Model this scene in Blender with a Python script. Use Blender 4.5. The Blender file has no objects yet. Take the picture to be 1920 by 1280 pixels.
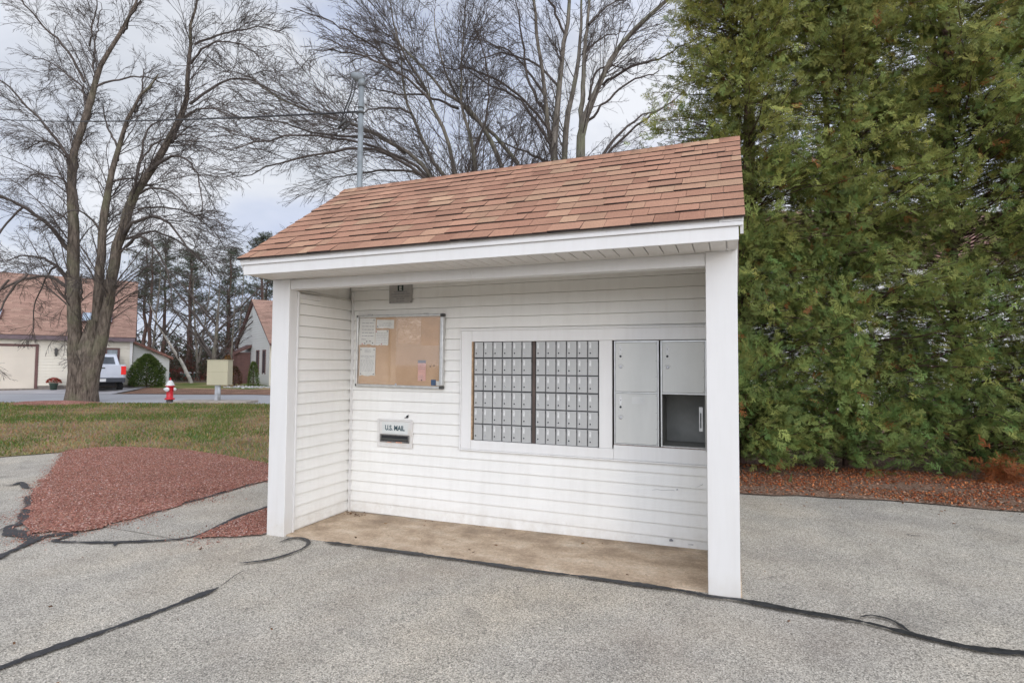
import bpy, bmesh, math, random
import numpy as np
from mathutils import Vector, Matrix
from mathutils.geometry import delaunay_2d_cdt
R = math.radians
random.seed(7)
rng = np.random.default_rng(11)
scene = bpy.context.scene
COL = scene.collection

# ------------------------------------------------------------------ camera
CAM = np.array([3.829, -3.8017, 1.4476]); YAW, PITCH, ROLL, FPX = .3773, .0434, .0069, 1033.94
cy, sy, cp, sp = math.cos(YAW), math.sin(YAW), math.cos(PITCH), math.sin(PITCH)
fw = Vector((-sy*cp, cy*cp, sp)); rt = Vector((cy, sy, 0)); up = rt.cross(fw)
r2 = math.cos(ROLL)*rt + math.sin(ROLL)*up; u2 = -math.sin(ROLL)*rt + math.cos(ROLL)*up
cam = bpy.data.cameras.new('camera'); cam_o = bpy.data.objects.new('camera', cam); COL.objects.link(cam_o)
m = Matrix.Identity(4)
for i in range(3):
    m[i][0] = r2[i]; m[i][1] = u2[i]; m[i][2] = -fw[i]; m[i][3] = CAM[i]
cam_o.matrix_world = m
cam.sensor_width = 36; cam.sensor_fit = 'HORIZONTAL'; cam.lens = 36*FPX/1920
cam.clip_start = .05; cam.clip_end = 2000
scene.camera = cam_o

# ------------------------------------------------------------------ light
SUN_EL, SUN_AZ = R(11), R(38)          # low veiled sun in front and to the right of the shelter
sdir = Vector((math.sin(SUN_AZ)*math.cos(SUN_EL), -math.cos(SUN_AZ)*math.cos(SUN_EL), math.sin(SUN_EL)))
sl = bpy.data.lights.new('sun', 'SUN'); sl.energy = .6; sl.angle = R(12); sl.color = (1, .87, .76)
so = bpy.data.objects.new('sun', sl); COL.objects.link(so)
so.rotation_euler = sdir.to_track_quat('Z', 'Y').to_euler()
world = bpy.data.worlds.new('World'); scene.world = world; world.use_nodes = True
nt = world.node_tree; N = nt.nodes; L = nt.links
bgn = N['Background']; bgn.inputs[1].default_value = .1
sky = N.new('ShaderNodeTexSky'); sky.sky_type = 'NISHITA'; sky.sun_disc = False
sky.sun_elevation = R(22); sky.sun_rotation = math.atan2(sdir.x, sdir.y); sky.air_density = 1.0; sky.dust_density = .6
tc = N.new('ShaderNodeTexCoord'); mp = N.new('ShaderNodeMapping'); mp.inputs['Scale'].default_value = (1.1, 1.1, 2.6)
mp.inputs['Location'].default_value = (3.1, .4, .2)
n1 = N.new('ShaderNodeTexNoise'); n1.inputs['Scale'].default_value = 1.7; n1.inputs['Detail'].default_value = 7; n1.inputs['Roughness'].default_value = .55; n1.inputs['Distortion'].default_value = .5
rp = N.new('ShaderNodeValToRGB'); rp.color_ramp.elements[0].position = .30; rp.color_ramp.elements[1].position = .55
rp.color_ramp.elements[0].color = (.68, .68, .68, 1)
rc = N.new('ShaderNodeValToRGB')          # thin cloud to thick cloud
rc.color_ramp.elements[0].position = .38; rc.color_ramp.elements[0].color = (9.6, 10.6, 13.3, 1)
rc.color_ramp.elements[1].position = .6; rc.color_ramp.elements[1].color = (13.2, 13.6, 14.5, 1)
n2 = N.new('ShaderNodeTexNoise'); n2.inputs['Scale'].default_value = 2.4; n2.inputs['Detail'].default_value = 6; n2.inputs['Distortion'].default_value = .4
mx = N.new('ShaderNodeMix'); mx.data_type = 'RGBA'
L.new(tc.outputs['Generated'], mp.inputs[0]); L.new(mp.outputs[0], n1.inputs[0]); L.new(mp.outputs[0], n2.inputs[0])
L.new(n1.outputs[0], rp.inputs[0]); L.new(rp.outputs[0], mx.inputs[0]); L.new(n2.outputs[0], rc.inputs[0])
L.new(sky.outputs[0], mx.inputs[6]); L.new(rc.outputs[0], mx.inputs[7]); # extra veil glow added round the hidden sun, behind the viewer, as shelter fill
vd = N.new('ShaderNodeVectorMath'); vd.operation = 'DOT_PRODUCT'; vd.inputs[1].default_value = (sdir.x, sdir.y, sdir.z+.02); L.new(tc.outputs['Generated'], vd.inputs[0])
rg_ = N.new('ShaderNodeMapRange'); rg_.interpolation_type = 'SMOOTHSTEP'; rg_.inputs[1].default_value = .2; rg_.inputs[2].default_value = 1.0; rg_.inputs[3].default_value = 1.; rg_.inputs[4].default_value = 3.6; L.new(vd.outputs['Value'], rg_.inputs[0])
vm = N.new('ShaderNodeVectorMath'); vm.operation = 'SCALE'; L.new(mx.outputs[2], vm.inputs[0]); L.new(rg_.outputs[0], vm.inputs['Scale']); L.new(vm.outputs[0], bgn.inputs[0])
scene.view_settings.view_transform = 'Standard'; scene.view_settings.look = 'None'
scene.view_settings.exposure = -0.57; scene.view_settings.gamma = 1

# ------------------------------------------------------------------ helpers
def S(s, d, z=0.0):
    """street frame: s metres to the right, d metres out across the lot"""
    return np.array([CAM[0]+s*cy-d*sy, CAM[1]+s*sy+d*cy, z])
def ss(t): t = np.clip(t, 0, 1); return t*t*(3-2*t)
def gz(x, y):
    x = np.asarray(x, float); y = np.asarray(y, float)
    s = (x-CAM[0])*cy+(y-CAM[1])*sy; d = -(x-CAM[0])*sy+(y-CAM[1])*cy
    return -.06+.06*np.clip(x/3.87, 0, 1)+.24*ss((d-24)/10)*ss((-s-0)/8)
def P3(x, y, dz=0): return (x, y, float(gz(x, y))+dz)

def tag(o, label=None, cat=None, group=None, kind=None):
    if label: o['label'] = label
    if cat: o['category'] = cat
    if group: o['group'] = group
    if kind: o['kind'] = kind
    return o
def empty(name, loc, label, cat, group=None, rz=0):
    o = bpy.data.objects.new(name, None); COL.objects.link(o); o.location = loc; o.rotation_euler = (0, 0, rz)
    o.empty_display_size = .2
    return tag(o, label, cat, group)
def np_mesh(name, verts, faces, mat, parent=None, col=None, smooth=False, uv=None):
    me = bpy.data.meshes.new(name); verts = np.asarray(verts, np.float32).reshape(-1, 3); faces = np.asarray(faces, np.int32)
    k = faces.shape[1]; nf = len(faces)
    me.vertices.add(len(verts)); me.vertices.foreach_set('co', verts.ravel())
    me.loops.add(nf*k); me.loops.foreach_set('vertex_index', faces.ravel())
    me.polygons.add(nf); me.polygons.foreach_set('loop_start', np.arange(nf, dtype=np.int32)*k)
    if smooth: me.polygons.foreach_set('use_smooth', np.ones(nf, bool))
    if col is not None:
        a = me.color_attributes.new('Col', 'FLOAT_COLOR', 'POINT')
        c = np.ones((len(verts), 4), np.float32); c[:, :3] = col; a.data.foreach_set('color', c.ravel())
    me.update(calc_edges=True)
    me.materials.append(mat)
    o = bpy.data.objects.new(name, me); COL.objects.link(o)
    if parent: o.parent = parent
    return o
class MB:
    def __init__(s): s.b = bmesh.new()
    def box(s, x0, x1, y0, y1, z0, z1, M=None):
        vs = [s.b.verts.new((M @ Vector(p)) if M else p) for p in [(x0,y0,z0),(x1,y0,z0),(x1,y1,z0),(x0,y1,z0),(x0,y0,z1),(x1,y0,z1),(x1,y1,z1),(x0,y1,z1)]]
        for f in ((0,3,2,1),(4,5,6,7),(0,1,5,4),(1,2,6,5),(2,3,7,6),(3,0,4,7)): s.b.faces.new([vs[i] for i in f])
        return s
    def lathe(s, prof, n=20, M=None):
        rings = []
        for r, z in prof:
            rings.append([s.b.verts.new((M or Matrix()) @ Vector((r*math.cos(2*math.pi*i/n), r*math.sin(2*math.pi*i/n), z))) for i in range(n)])
        for a, b in zip(rings, rings[1:]):
            for i in range(n): s.b.faces.new((a[i], a[(i+1)%n], b[(i+1)%n], b[i])).smooth = True
        s.b.faces.new(rings[0][::-1]); s.b.faces.new(rings[-1]); return s
    def cyl(s, a, b, r, n=14, r2=None):
        a = Vector(a); b = Vector(b); q = (b-a).to_track_quat('Z', 'Y').to_matrix().to_4x4(); M = Matrix.Translation(a) @ q
        return s.lathe([(r, 0), (r if r2 is None else r2, (b-a).length)], n, M)
    def prism(s, poly, fn, t0, t1):
        """poly of (a,b) swept between t0 and t1, fn(a,b,t) -> xyz"""
        A = [s.b.verts.new(fn(a, b, t0)) for a, b in poly]; B = [s.b.verts.new(fn(a, b, t1)) for a, b in poly]
        n = len(poly); s.b.faces.new(A[::-1]); s.b.faces.new(B)
        for i in range(n): s.b.faces.new((A[i], A[(i+1)%n], B[(i+1)%n], B[i]))
        return s
    def quad(s, *p): s.b.faces.new([s.b.verts.new(q) for q in p]); return s
    def build(s, name, mat, parent=None, bevel=0, seg=1, subd=0):
        bmesh.ops.recalc_face_normals(s.b, faces=s.b.faces)
        me = bpy.data.meshes.new(name); s.b.to_mesh(me); s.b.free(); me.materials.append(mat)
        o = bpy.data.objects.new(name, me); COL.objects.link(o)
        if parent: o.parent = parent
        if bevel:
            md = o.modifiers.new('b', 'BEVEL'); md.width = bevel; md.segments = seg; md.limit_method = 'ANGLE'
        return o
def ground_tube(pts, r, n=8):
    mb = MB(); return mb
def tube_obj(name, pts, rad, mat, parent=None, k=8):
    P = np.array(pts, float)[None]; Rr = np.broadcast_to(np.asarray(rad, float), (1, P.shape[1]))
    v, f = tubes(P, Rr, k); return np_mesh(name, v, f, mat, parent, smooth=True)
def tubes(P, Rr, k):
    """P (M,N,3) paths, Rr (M,N) radii -> verts, quads"""
    M_, N_ = P.shape[:2]
    T = np.gradient(P, axis=1); T /= np.linalg.norm(T, axis=2, keepdims=True)+1e-9
    mean = P[:, -1]-P[:, 0]; ax = np.argmin(np.abs(mean), axis=1); ref = np.zeros((M_, 3)); ref[np.arange(M_), ax] = 1
    A = np.cross(T, ref[:, None, :]); A /= np.linalg.norm(A, axis=2, keepdims=True)+1e-9
    B = np.cross(T, A)
    th = 2*np.pi*np.arange(k)/k
    V = P[:, :, None, :]+Rr[:, :, None, None]*(A[:, :, None, :]*np.cos(th)[None, None, :, None]+B[:, :, None, :]*np.sin(th)[None, None, :, None])
    idx = np.arange(M_*N_*k).reshape(M_, N_, k)
    a = idx[:, :-1, :]; b = np.roll(idx, -1, axis=2)[:, :-1, :]; c = np.roll(idx, -1, axis=2)[:, 1:, :]; d = idx[:, 1:, :]
    return V.reshape(-1, 3), np.stack([a, b, c, d], -1).reshape(-1, 4)

# ------------------------------------------------------------------ materials
def lin(h):
    h = h.lstrip('#'); c = [int(h[i:i+2], 16)/255 for i in (0, 2, 4)]
    return tuple(x/12.92 if x <= .04045 else ((x+.055)/1.055)**2.4 for x in c)
class Mat:
    def __init__(s, name, rough=.6, metal=0, spec=.5):
        s.m = bpy.data.materials.new(name); s.m.use_nodes = True; s.n = s.m.node_tree.nodes; s.l = s.m.node_tree.links
        s.p = s.n['Principled BSDF']; s.p.inputs['Roughness'].default_value = rough; s.p.inputs['Metallic'].default_value = metal
        s.p.inputs['Specular IOR Level'].default_value = spec
        s.tc = s.n.new('ShaderNodeTexCoord')
    def coord(s, scale=(1, 1, 1), which='Object'):
        mp = s.n.new('ShaderNodeMapping'); mp.inputs['Scale'].default_value = scale; s.l.new(s.tc.outputs[which], mp.inputs[0]); return mp.outputs[0]
    def noise(s, scale, detail=4, sc=(1, 1, 1), rough=.5, dist=0):
        n = s.n.new('ShaderNodeTexNoise'); n.inputs['Scale'].default_value = scale; n.inputs['Detail'].default_value = detail
        n.inputs['Roughness'].default_value = rough; n.inputs['Distortion'].default_value = dist; s.l.new(s.coord(sc), n.inputs[0]); return n.outputs[0]
    def voro(s, scale, out='Color', sc=(1, 1, 1)):
        n = s.n.new('ShaderNodeTexVoronoi'); n.inputs['Scale'].default_value = scale; s.l.new(s.coord(sc), n.inputs[0]); return n.outputs[out]
    def ramp(s, fac, stops):
        n = s.n.new('ShaderNodeValToRGB'); s.l.new(fac, n.inputs[0]); e = n.color_ramp.elements
        while len(e) < len(stops): e.new(.5)
        for i, (p, c) in enumerate(stops):
            e[i].position = p; e[i].color = (*c, 1) if not isinstance(c, (int, float)) else (c, c, c, 1)
        return n.outputs[0]
    def mix(s, fac, a, b, mode='MIX'):
        n = s.n.new('ShaderNodeMix'); n.data_type = 'RGBA'; n.blend_type = mode
        for v, i in ((fac, 0), (a, 6), (b, 7)):
            if isinstance(v, (int, float)): n.inputs[i].default_value = v
            elif isinstance(v, tuple): n.inputs[i].default_value = (*v, 1)
            else: s.l.new(v, n.inputs[i])
        return n.outputs[2]
    def attr(s, name='Col'):
        n = s.n.new('ShaderNodeAttribute'); n.attribute_name = name; return n.outputs[0]
    def sep(s, axis, which='Object'):
        n = s.n.new('ShaderNodeSeparateXYZ'); s.l.new(s.tc.outputs[which], n.inputs[0]); return n.outputs[axis]
    def base(s, c):
        if isinstance(c, tuple): s.p.inputs['Base Color'].default_value = (*c, 1)
        else: s.l.new(c, s.p.inputs['Base Color'])
        return s
    def bump(s, h, dist=.002, strength=.5):
        n = s.n.new('ShaderNodeBump'); n.inputs['Distance'].default_value = dist; n.inputs['Strength'].default_value = strength
        s.l.new(h, n.inputs['Height']); s.l.new(n.outputs[0], s.p.inputs['Normal']); return s
def simple(name, c, rough=.6, metal=0, var=.12, scale=6, spec=.5, bump=0):
    k = Mat(name, rough, metal, spec); a = tuple(x*(1-var) for x in c); b = tuple(min(1, x*(1+var)) for x in c)
    n = k.noise(scale, 5); k.base(k.ramp(n, [(.3, a), (.7, b)]))
    if bump: k.bump(k.noise(scale*12, 3), bump)
    return k.m
M = {}
def vinyl(name, c, dirt=(.55, .5, .42)):
    k = Mat(name, .42)
    n = k.noise(1.6, 6, rough=.6); b = k.ramp(n, [(.3, tuple(x*.95 for x in c)), (.7, c)])
    sp_ = k.ramp(k.noise(14, 6, (1, 1, .6), .7), [(.63, 0.), (.76, 1.)])
    # grime gathers in the lowest courses
    zz = k.ramp(k.sep(2), [(0.02, 1.), (.35, 0.)])
    f = k.mix(1., sp_, zz, 'MULTIPLY'); f2 = k.mix(.75, (0., 0., 0.), f)
    b = k.mix(f2, b, dirt)
    sp2 = k.mix(1., k.ramp(k.sep(2), [(0., .55), (.16, 0.)]), k.ramp(k.noise(9, 6, (1, 1, 1), .7), [(.38, .15), (.65, 1.)]), 'MULTIPLY'); b = k.mix(sp2, b, dirt)
    streak = k.ramp(k.noise(5, 4, (3, 3, .25), .6), [(.45, 0.), (.8, .16)])
    k.base(k.mix(streak, b, tuple(x*.8 for x in dirt)))
    k.bump(k.noise(260, 2, (1, 1, .08)), .0004, .35)
    return k.m
M['vinyl'] = vinyl('white_vinyl', (.79, .775, .725))
M['trim'] = vinyl('white_trim', (.665, .65, .62))
M['casing'] = vinyl('casing_vinyl', (.76, .75, .72))
M['soffit'] = vinyl('soffit_vinyl', (.72, .69, .65))
M['dark'] = simple('dark_gap', (.02, .02, .022), .9)
def shingle_mat(name):
    k = Mat(name, .95, spec=.2); g = k.ramp(k.noise(190, 3, rough=.85), [(.3, .55), (.5, .98), (.72, 1.5)])
    c = k.mix(1., k.attr(), g, 'MULTIPLY'); w = k.ramp(k.noise(2.2, 5), [(.3, .88), (.7, 1.1)])
    k.base(k.mix(1., c, w, 'MULTIPLY')); k.bump(k.noise(500, 2), .0015, .6); return k.m
M['shingle'] = shingle_mat('asphalt_shingle'); M['darkframe'] = simple('weathered_steel_frame', (.13, .13, .13), .6, .4, .3, 20)
def asphalt(name, tint=1., fine=True):
    k = Mat(name, .93, spec=.25)
    v = k.voro(140); s1 = k.n.new('ShaderNodeSeparateColor'); k.l.new(v, s1.inputs[0])
    st = k.ramp(s1.outputs[0], [(0, (.25, .233, .198)), (.2, (.42, .386, .327)), (.6, (.53, .486, .412)), (.9, (.61, .558, .473)), (1, (.78, .72, .62))])
    gap = k.ramp(k.voro(140, 'Distance'), [(.45, 1.), (.75, .5)]); st = k.mix(1., st, gap, 'MULTIPLY')
    fi = k.ramp(k.noise(330, 3, rough=.8), [(.25, .72), (.75, 1.3)]); st = k.mix(1., st, fi, 'MULTIPLY')
    big = k.ramp(k.noise(.55, 6, rough=.62), [(.3, (.80, .80, .82)), (.52, (1., .99, .97)), (.75, (1.13, 1.07, .98))]); st = k.mix(1., st, big, 'MULTIPLY')
    mid = k.ramp(k.noise(2.6, 5, rough=.65), [(.3, .84), (.6, 1.06)]); st = k.mix(1., st, mid, 'MULTIPLY')
    st = k.mix(k.ramp(k.noise(.8, 5, (1, 1, 1), .6), [(.5, 0.), (.75, .24)]), st, (.36, .27, .19))
    dk = k.ramp(k.noise(1.15, 5, (1, 1, 1), .6, .8), [(.60, 0.), (.74, .32)]); st = k.mix(dk, st, (.085, .075, .065))
    oil = k.ramp(k.noise(3.1, 5, (1, 1, 1), .6, .3), [(.70, 0.), (.76, .6)]); st = k.mix(oil, st, (.05, .047, .045))
    k.base(st); k.bump(k.voro(140, 'Distance'), .004, .55); return k.m
M['asphalt'] = asphalt('weathered_asphalt')
def roadm():
    k = Mat('road_asphalt', .9, spec=.3); n = k.ramp(k.noise(30, 4, rough=.7), [(.3, (.30, .30, .31)), (.7, (.43, .425, .43))])
    w = k.ramp(k.noise(.4, 4), [(.3, .9), (.7, 1.08)]); k.base(k.mix(1., n, w, 'MULTIPLY')); return k.m
M['road'] = roadm()
M['driveway'] = simple('driveway_concrete', (.42, .40, .40), .9, var=.1, scale=.8)
def slabm():
    k = Mat('stained_concrete', .9, spec=.25)
    a = k.ramp(k.noise(3.2, 7, (1, 1.6, 1), .65), [(.25, (.29, .21, .14)), (.5, (.52, .395, .275)), (.75, (.70, .58, .44))])
    f = k.ramp(k.noise(160, 3, rough=.8), [(.3, .75), (.7, 1.22)]); a = k.mix(1., a, f, 'MULTIPLY')
    g = k.ramp(k.voro(60), [(.1, .7), (.9, 1.2)]); a = k.mix(.5, a, k.mix(1., a, g, 'MULTIPLY'))
    # patchy darker band towards the wall
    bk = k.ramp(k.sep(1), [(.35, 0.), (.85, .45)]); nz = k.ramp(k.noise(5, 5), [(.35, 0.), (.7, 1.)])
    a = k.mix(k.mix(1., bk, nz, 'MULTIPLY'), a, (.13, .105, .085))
    k.base(a); k.bump(k.noise(120, 4), .003, .5); return k.m
M['slab'] = slabm()
def tar():
    k = Mat('tar_sealant', .5, spec=.4); n = k.noise(24, 5, rough=.7); k.base(k.ramp(n, [(.3, (.012, .012, .013)), (.75, (.055, .054, .055))])); k.bump(k.noise(40, 4), .004, .6); return k.m
M['tar'] = tar()
def lawnm():
    k = Mat('lawn_turf', .95, spec=.1)
    n = k.ramp(k.noise(.55, 6, (.5, 1, 1), .62, .4), [(.36, (.085, .135, .03)), (.47, (.14, .165, .05)), (.56, (.30, .225, .12)), (.72, (.37, .27, .16))])
    f = k.ramp(k.noise(45, 5, rough=.8), [(.3, .5), (.7, 1.45)]); k.base(k.mix(1., n, f, 'MULTIPLY')); k.bump(k.noise(40, 4), .02, .6); return k.m
M['lawn'] = lawnm()
def mulchm(name, cs):
    k = Mat(name, .95, spec=.15); v = k.voro(55); s1 = k.n.new('ShaderNodeSeparateColor'); k.l.new(v, s1.inputs[0])
    c = k.ramp(s1.outputs[0], [(0, cs[0]), (.5, cs[1]), (.9, cs[2]), (1, cs[3])])
    w = k.ramp(k.noise(1.3, 5), [(.3, .75), (.7, 1.15)]); k.base(k.mix(1., c, w, 'MULTIPLY')); k.bump(k.voro(55, 'Distance'), .01, .8); return k.m
M['mulch'] = mulchm('red_mulch', [(.15, .055, .04), (.33, .15, .11), (.46, .23, .175), (.62, .46, .39)])
M['verge'] = mulchm('litter_soil', [(.10, .065, .045), (.22, .135, .09), (.32, .20, .14), (.42, .32, .24)])
def attr_mat(name, rough=.8, trans=0., spec=.2, var=True):
    k = Mat(name, rough, spec=spec); c = k.attr()
    if var: c = k.mix(1., c, k.ramp(k.noise(1.4, 4), [(.3, .8), (.7, 1.15)]), 'MULTIPLY')
    k.base(c)
    if trans:
        t = k.n.new('ShaderNodeBsdfTranslucent'); k.l.new(c, t.inputs[0]); mxx = k.n.new('ShaderNodeMixShader'); mxx.inputs[0].default_value = trans
        k.l.new(k.p.outputs[0], mxx.inputs[1]); k.l.new(t.outputs[0], mxx.inputs[2]); k.l.new(mxx.outputs[0], k.n['Material Output'].inputs[0])
    return k.m
M['leaf'] = attr_mat('foliage', .65, .3)
M['chips'] = attr_mat('chips', .9, var=False)
def barkm(name, a, b, moss=None, sc=3):
    k = Mat(name, .95, spec=.1); n = k.noise(sc, 8, (6, 6, 1.2), .7, .3); c = k.ramp(n, [(.33, a), (.66, b)])
    if moss: c = k.mix(k.ramp(k.noise(1.1, 5), [(.5, 0.), (.7, .65)]), c, moss)
    k.base(c); k.bump(n, .04, .9); return k.m
M['bark'] = barkm('maple_bark', (.035, .027, .021), (.21, .17, .135), (.15, .15, .09), 2.2)
M['bark2'] = barkm('grey_bark', (.07, .056, .045), (.26, .23, .19), (.19, .20, .12), 2)
M['twig'] = simple('twig_bark', (.085, .068, .058), .95, var=.3, scale=2)
M['pinebark'] = barkm('pine_bark', (.05, .03, .025), (.17, .11, .09))
M['birch'] = simple('pale_bark', (.42, .39, .34), .9, var=.3, scale=4)
M['galv'] = simple('galvanised_steel', (.215, .235, .24), .6, .3, .25, 9)
M['alu'] = simple('brushed_aluminium', (.56, .56, .54), .42, .75, .1, 20)
M['blackplastic'] = simple('dark_plastic', (.05, .05, .045), .5)
M['wire'] = simple('cable_black', (.02, .02, .022), .5)
def steel(name, base, marks=.4):
    k = Mat(name, .55, .3, .4); n = k.noise(3, 6, (1, 1, .25), .65); c = k.ramp(n, [(.3, tuple(x*.86 for x in base)), (.7, base)])
    sp_ = k.ramp(k.noise(70, 4, rough=.8), [(.66, 0.), (.75, marks)]); c = k.mix(sp_, c, (.15, .13, .11))
    b = k.ramp(k.noise(8, 5, (1, 1, 3), .7), [(.58, 0.), (.8, .35)]); c = k.mix(b, c, (.62, .62, .60))
    k.base(c); k.bump(k.noise(6, 3), .002, .2); return k.m
M['door'] = steel('mailbox_steel', (.50, .50, .48), .35)
M['pdoor'] = steel('locker_steel', (.62, .62, .58), .6)
M['interior'] = simple('locker_interior', (.24, .24, .22), .7, .1, .25, 5)
M['brown'] = simple('raw_wood', (.10, .06, .04), .9, var=.3, scale=20)
M['rustwood'] = simple('rusty_strip', (.26, .16, .12), .9, var=.5, scale=40)
M['plate'] = simple('label_plate', (.62, .62, .60), .5, .1, .15, 60)
M['ink'] = simple('black_ink', (.02, .025, .03), .6)
M['greyink'] = simple('grey_ink', (.22, .22, .23), .7)
M['mailink'] = simple('blue_green_ink', (.02, .06, .075), .6)
M['paper'] = simple('paper', (.62, .61, .56), .8, var=.06, scale=9)
M['pink'] = simple('pink_paper', (.62, .36, .30), .8, var=.08, scale=9)
M['blue'] = simple('blue_paper', (.05, .10, .18), .7, var=.3, scale=60)
def cork():
    k = Mat('cork_board', .8, spec=.3); c = k.ramp(k.noise(2.5, 6, rough=.6), [(.3, (.44, .285, .17)), (.7, (.56, .38, .24))])
    c = k.mix(1., c, k.ramp(k.noise(300, 2), [(.3, .85), (.7, 1.1)]), 'MULTIPLY'); k.base(c); return k.m
M['cork'] = cork()
def film():
    k = Mat('wrinkled_film', .35, spec=.6); n = k.noise(9, 6, (1, 1, 2.2), .7, 1.4)
    k.base(k.ramp(n, [(.35, (.44, .255, .13)), (.55, (.56, .37, .22)), (.66, (.74, .58, .44))])); k.bump(n, .01, .8); return k.m
M['film'] = film()
M['film2'] = simple('darker_cork', (.46, .265, .125), .6, var=.1, scale=8)
def glassm(name, tint=(1, 1, 1), alpha=.12):
    k = Mat(name, .05, spec=.5); t = k.n.new('ShaderNodeBsdfTransparent'); gl = k.n.new('ShaderNodeBsdfGlossy'); gl.inputs['Roughness'].default_value = .04
    x = k.n.new('ShaderNodeMixShader'); x.inputs[0].default_value = alpha
    k.l.new(t.outputs[0], x.inputs[1]); k.l.new(gl.outputs[0], x.inputs[2]); k.l.new(x.outputs[0], k.n['Material Output'].inputs[0]); return k.m
M['acrylic'] = glassm('acrylic_door', alpha=.05)
M['window'] = simple('dark_window_glass', (.05, .06, .07), .08, var=.2, spec=.9)
M['curtain'] = simple('grey_window', (.22, .25, .26), .25, var=.2, spec=.8)
M['cream'] = vinyl('cream_siding', (.66, .61, .50)); M['white2'] = vinyl('white_siding', (.68, .68, .64))
M['creamdoor'] = simple('garage_door_cream', (.60, .53, .43), .6, var=.05, scale=1)
M['browntrim'] = simple('brown_trim', (.13, .065, .055), .7, var=.15)
M['bluegreytrim'] = simple('plum_fascia', (.14, .10, .105), .7, var=.15)
M['found'] = simple('foundation', (.22, .19, .165), .95, var=.2, scale=8)
M['truck'] = simple('silver_paint', (.60, .63, .68), .3, .15, .04, 2); M['tyre'] = simple('tyre_rubber', (.02, .02, .02), .85)
M['bumper'] = simple('dark_bumper', (.05, .055, .065), .45, .3); M['chrome'] = simple('rim_metal', (.5, .5, .52), .3, .8)
k = Mat('lit_tail_light', .3); k.base((.6, .01, .008)); k.p.inputs['Emission Color'].default_value = (1, .03, .02, 1); k.p.inputs['Emission Strength'].default_value = .35; M['tail'] = k.m
M['redpaint'] = simple('hydrant_red', (.50, .012, .02), .4, var=.12, scale=7); M['whitepaint'] = simple('hydrant_white', (.62, .62, .60), .5, var=.15, scale=12)
M['beige'] = simple('beige_cabinet', (.44, .40, .275), .6, var=.04, scale=2); M['post'] = simple('grey_post', (.38, .39, .40), .5, .3, .15, 6)
M['padc'] = simple('pad_concrete', (.33, .29, .245), .95, var=.2, scale=5)
M['teal'] = simple('green_utility', (.10, .28, .23), .6); M['white'] = simple('white_lid', (.7, .72, .72), .6)
M['pot'] = simple('green_pot', (.05, .08, .06), .7); M['flower'] = simple('mum_red', (.42, .06, .04), .8, var=.4, scale=40)
M['soil'] = simple('forest_floor', (.12, .085, .055), .95, var=.4, scale=1.5)
M['stone'] = simple('pale_stone', (.42, .41, .39), .9, var=.2, scale=5)

# ------------------------------------------------------------------ ground sheets
def region(name, poly, dz, mat, step=.6, mound=0., kind='structure', jitter=0., seed=1):
    poly = [tuple(map(float, p)) for p in poly]; pts = []; r = random.Random(seed)
    for i, p in enumerate(poly):
        q = poly[(i+1) % len(poly)]; n = max(1, int(math.hypot(q[0]-p[0], q[1]-p[1])/step))
        for j in range(n):
            t = j/n; pts.append((p[0]+(q[0]-p[0])*t+r.uniform(-jitter, jitter), p[1]+(q[1]-p[1])*t+r.uniform(-jitter, jitter)))
    nb = len(pts); edges = [(i, (i+1) % nb) for i in range(nb)]; B = np.array(pts)
    xs = np.arange(B[:, 0].min(), B[:, 0].max(), step); ys = np.arange(B[:, 1].min(), B[:, 1].max(), step)
    X, Y = np.meshgrid(xs, ys); Q = np.stack([X.ravel(), Y.ravel()], -1)
    ins = np.zeros(len(Q), bool); dist = np.full(len(Q), 1e9)
    for i in range(nb):
        a = B[i]; b = B[(i+1) % nb]
        c = ((a[1] > Q[:, 1]) != (b[1] > Q[:, 1])); xi = a[0]+(Q[:, 1]-a[1])*(b[0]-a[0])/((b[1]-a[1]) if abs(b[1]-a[1]) > 1e-12 else 1e-12)
        ins ^= c & (Q[:, 0] < xi)
        ab = b-a; t = np.clip(((Q-a)@ab)/(ab@ab+1e-12), 0, 1); dist = np.minimum(dist, np.linalg.norm(Q-(a+t[:, None]*ab), axis=1))
    Qi = Q[ins & (dist > step*.3)]; di = dist[ins & (dist > step*.3)]
    vs = [Vector(p) for p in pts]+[Vector(map(float, q)) for q in Qi]
    v, e, f, ov, _, _ = delaunay_2d_cdt(vs, edges, [list(range(nb))], 2, 1e-5)
    V = np.array([(p.x, p.y, 0) for p in v]); V[:, 2] = gz(V[:, 0], V[:, 1])+dz
    if mound:
        dd = np.zeros(len(V)); 
        for i, o in enumerate(ov):
            if o and o[0] >= nb: dd[i] = di[o[0]-nb]
        V[:, 2] += mound*(1-np.exp(-dd/.35))
    me = bpy.data.meshes.new(name); me.from_pydata(V.tolist(), [], [list(t) for t in f]); me.update(); me.materials.append(mat)
    for p in me.polygons:
        if p.normal.z < 0: p.flip()
    o = bpy.data.objects.new(name, me); COL.objects.link(o)
    if kind: o['kind'] = kind
    return o
def sdpoly(l): return [tuple(S(s, d)[:2]) for s, d in l]
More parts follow.
